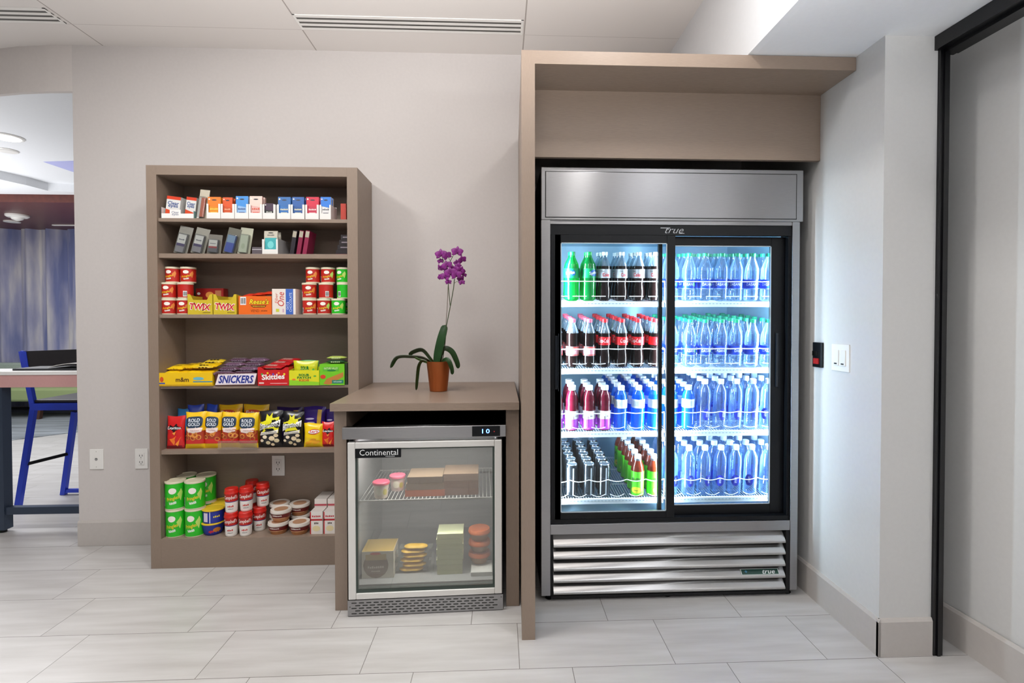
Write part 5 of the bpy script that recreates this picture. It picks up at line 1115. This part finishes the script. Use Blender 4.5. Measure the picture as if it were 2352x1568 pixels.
# ================================================================== ORCHID
oc = on(1005, 900, .951)
ocx, ocy = oc.x, oc.y + .045
orch = thing('potted_orchid', 'magenta orchid in a copper pot on the laminate counter', 'potted plant', (ocx, ocy, .951))
def OP(u, v, dy=0): q = at(u, v, ocy + dy); return Vector((q.x - ocx, dy, q.z - .951))
MB().lathe([(.043, 0), (.046, .002), (.063, .155), (.0645, .158), (.0625, .158), (.060, .15), (.0005, .145)], 'copper', 32).build('pot', orch, angle=50)
gray_noise(mat('soil', '#2a1c14', .95), 60, .6, 1.4)
MB().lathe([(.059, .146), (.03, .150), (.0005, .152)], 'soil', 20).build('soil', orch)
leafm = gray_noise(mat('orchid leaf', '#1e3d1c', .32), 12, .8, 1.25); leafm2 = gray_noise(mat('orchid leaf light', '#3f7422', .35), 12, .8, 1.2)
def leaf(pts, w, m, twist=0):
    pts = [Vector(p) for p in pts]; P = []
    for i in range(len(pts) - 1):                         # Catmull-Rom
        p0, p1, p2, p3 = pts[max(i - 1, 0)], pts[i], pts[i + 1], pts[min(i + 2, len(pts) - 1)]
        for k in range(6):
            t = k / 6; P.append(.5 * ((2 * p1) + (p2 - p0) * t + (2 * p0 - 5 * p1 + 4 * p2 - p3) * t * t + (3 * p1 - p0 - 3 * p2 + p3) * t ** 3))
    P.append(pts[-1]); n = len(P); vs = []
    for i, p in enumerate(P):
        t = (P[min(i + 1, n - 1)] - P[max(i - 1, 0)]).normalized(); side = t.cross(Vector((0, 1, 0)));
        side = Vector((0, 1, 0)) * cos(twist) + side.normalized() * sin(twist); nn = t.cross(side).normalized()
        s = i / (n - 1); ww = w * (.35 + .65 * sin(pi * min(1, s * .72 + .12))) * (1 if s < .86 else sqrt(max(0, 1 - ((s - .86) / .14) ** 2)) + .03)
        for a, dz in ((-1, .18), (-.5, .05), (0, 0), (.5, .05), (1, .18)): vs.append(p + side * ww * a + nn * ww * dz)
        for a, dz in ((1, .12), (.5, 0), (0, -.06), (-.5, 0), (-1, .12)): vs.append(p + side * ww * a + nn * (ww * dz - .0012))
    fs = [(i * 10 + k, i * 10 + (k + 1) % 10, (i + 1) * 10 + (k + 1) % 10, (i + 1) * 10 + k) for i in range(n - 1) for k in range(10)] + [tuple(range((n - 1) * 10, n * 10))]
    MB().add(vs, fs, m).build('leaf', orch, angle=70)
leaf([OP(1002, 838), OP(1006, 815), OP(1015, 775), OP(1023, 746, .01)], .026, leafm, 1.1)
leaf([OP(998, 838), OP(975, 822, -.01), OP(945, 818, -.03), OP(912, 820, -.05), OP(897, 845, -.06)], .019, leafm, .45)
leaf([OP(998, 836), OP(988, 822, .02), OP(970, 803, .03), OP(948, 808, .03), OP(940, 816, .03)], .016, leafm, .7)
leaf([OP(990, 836), OP(972, 828, -.04), OP(962, 838, -.06), OP(958, 868, -.07), OP(956, 896, -.07)], .013, leafm, .5)
leaf([OP(1008, 836), OP(1018, 802, .02), OP(1036, 806, .03), OP(1048, 828, .03), OP(1053, 846, .03)], .017, leafm, .9)
leaf([OP(1012, 836), OP(1022, 826, -.03), OP(1030, 828, -.05), OP(1037, 845, -.06), OP(1039, 860, -.06)], .014, leafm, .8)
leaf([OP(1000, 838), OP(985, 833, -.02), OP(965, 826, -.03), OP(952, 820, -.03)], .011, leafm2, .6)
stm = mat('orchid stem', '#3c4a2a', .6)
MB().tube([OP(1016, 830), OP(1022, 790), OP(1026, 745), OP(1035, 700), OP(1042, 660), OP(1044, 640)], .0022, stm).build('stem', orch)
MB().tube([OP(1034, 702), OP(1031, 672), OP(1029, 645), OP(1034, 600), OP(1040, 588)], .002, stm).build('stem', orch)
MB().tube([OP(1014, 832, .01), OP(1024, 750, .01), OP(1028, 690, .01), OP(1030, 630, .01)], .0014, mat('stake', '#5a4a34', .7)).build('stake', orch)
for a, b in (((1029, 645), (1018, 622)), ((1031, 630), (1015, 590)), ((1040, 588), (1053, 578)), ((1040, 610), (1022, 582)), ((1044, 650), (1054, 648)), ((1040, 640), (1058, 625))):
    MB().tube([OP(*a), OP((a[0] + b[0]) / 2, (a[1] + b[1]) / 2 - 3), OP(*b)], .0012, stm, 5).build('flower_stalk', orch)
petm = gray_noise(mat('petal', '#7c1a78', .5), 60, .75, 1.25); petd = mat('petal dark', '#5e0f55', .5)
def flower(u, v, s, rot, dy=-.01, tilt=0, yaw=0):
    c = OP(u, v, dy); M3 = Matrix.Rotation(yaw, 3, 'Z') @ Matrix.Rotation(tilt, 3, 'X'); mb = MB()
    for k, (ang, L, W) in enumerate(((90, 1, .62), (210, .95, .55), (330, .95, .55), (20, 1.05, 1.0), (160, 1.05, 1.0))):
        a = radians(ang) + rot; vs = []; n = 6
        for i in range(n + 1):
            q = i / n; ww = s * W * .5 * sin(pi * min(.999, q * .88 + .10)) ** .8; r = s * L * q
            for e in (-1, 0, 1):
                x, z = r * cos(a) - e * ww * sin(a), r * sin(a) + e * ww * cos(a); y_ = -.12 * s * sin(pi * q) + .10 * s * abs(e) - (.002 if k > 2 else 0)
                vs.append(c + M3 @ Vector((x, y_, z)))
        mb.add(vs, [(i * 3 + e, i * 3 + e + 1, i * 3 + 4 + e, i * 3 + 3 + e) for i in range(n) for e in (0, 1)], petm)
    mb.build('flower', orch, angle=80)
    mb = MB(); vs = []
    for i in range(5):
        for k in range(6): vs.append(c + M3 @ Vector((s * .16 * cos(2 * pi * k / 6) * sin(pi * (i + .5) / 5), -s * .1 - s * .16 * cos(pi * (i + .5) / 5), s * (-.12 + .2 * sin(2 * pi * k / 6) * sin(pi * (i + .5) / 5)))))
    mb.add(vs, [(i * 6 + k, i * 6 + (k + 1) % 6, i * 6 + 6 + (k + 1) % 6, i * 6 + 6 + k) for i in range(4) for k in range(6)] + [tuple(range(6)), tuple(range(24, 30))], petd); mb.build('flower_lip', orch)
for a in ((1013, 585, .029, .1, -.01), (1027, 588, .024, .5, -.02, .1, .3), (1050, 579, .029, -.1, -.012), (1062, 597, .022, .4, -.02, .2, .5), (1027, 610, .026, .3, -.015), (1019, 617, .022, -.3, 0, .1, -.4), (1035, 627, .030, .2, -.02),
          (1022, 636, .026, -.2, -.01, -.1, -.3), (1048, 632, .028, .1, -.02), (1058, 622, .024, -.4, -.01, .1, .4), (1061, 649, .016, .2, -.01), (1009, 614, .016, 1.0, .0, .2, -1.0), (1011, 636, .016, .6, 0, .2, -.6), (1050, 604, .018, .3, .01, .1, .2), (1052, 612, .020, .9, -.005), (1012, 600, .016, .2, .004), (1042, 618, .020, -.6, 0), (1030, 648, .016, .1, -.01), (1058, 640, .018, .3, 0, .2, .3), (1066, 632, .014, 0, .005, 0, .5)):
    flower(a[0], a[1], a[2] * 1.12, *a[3:])
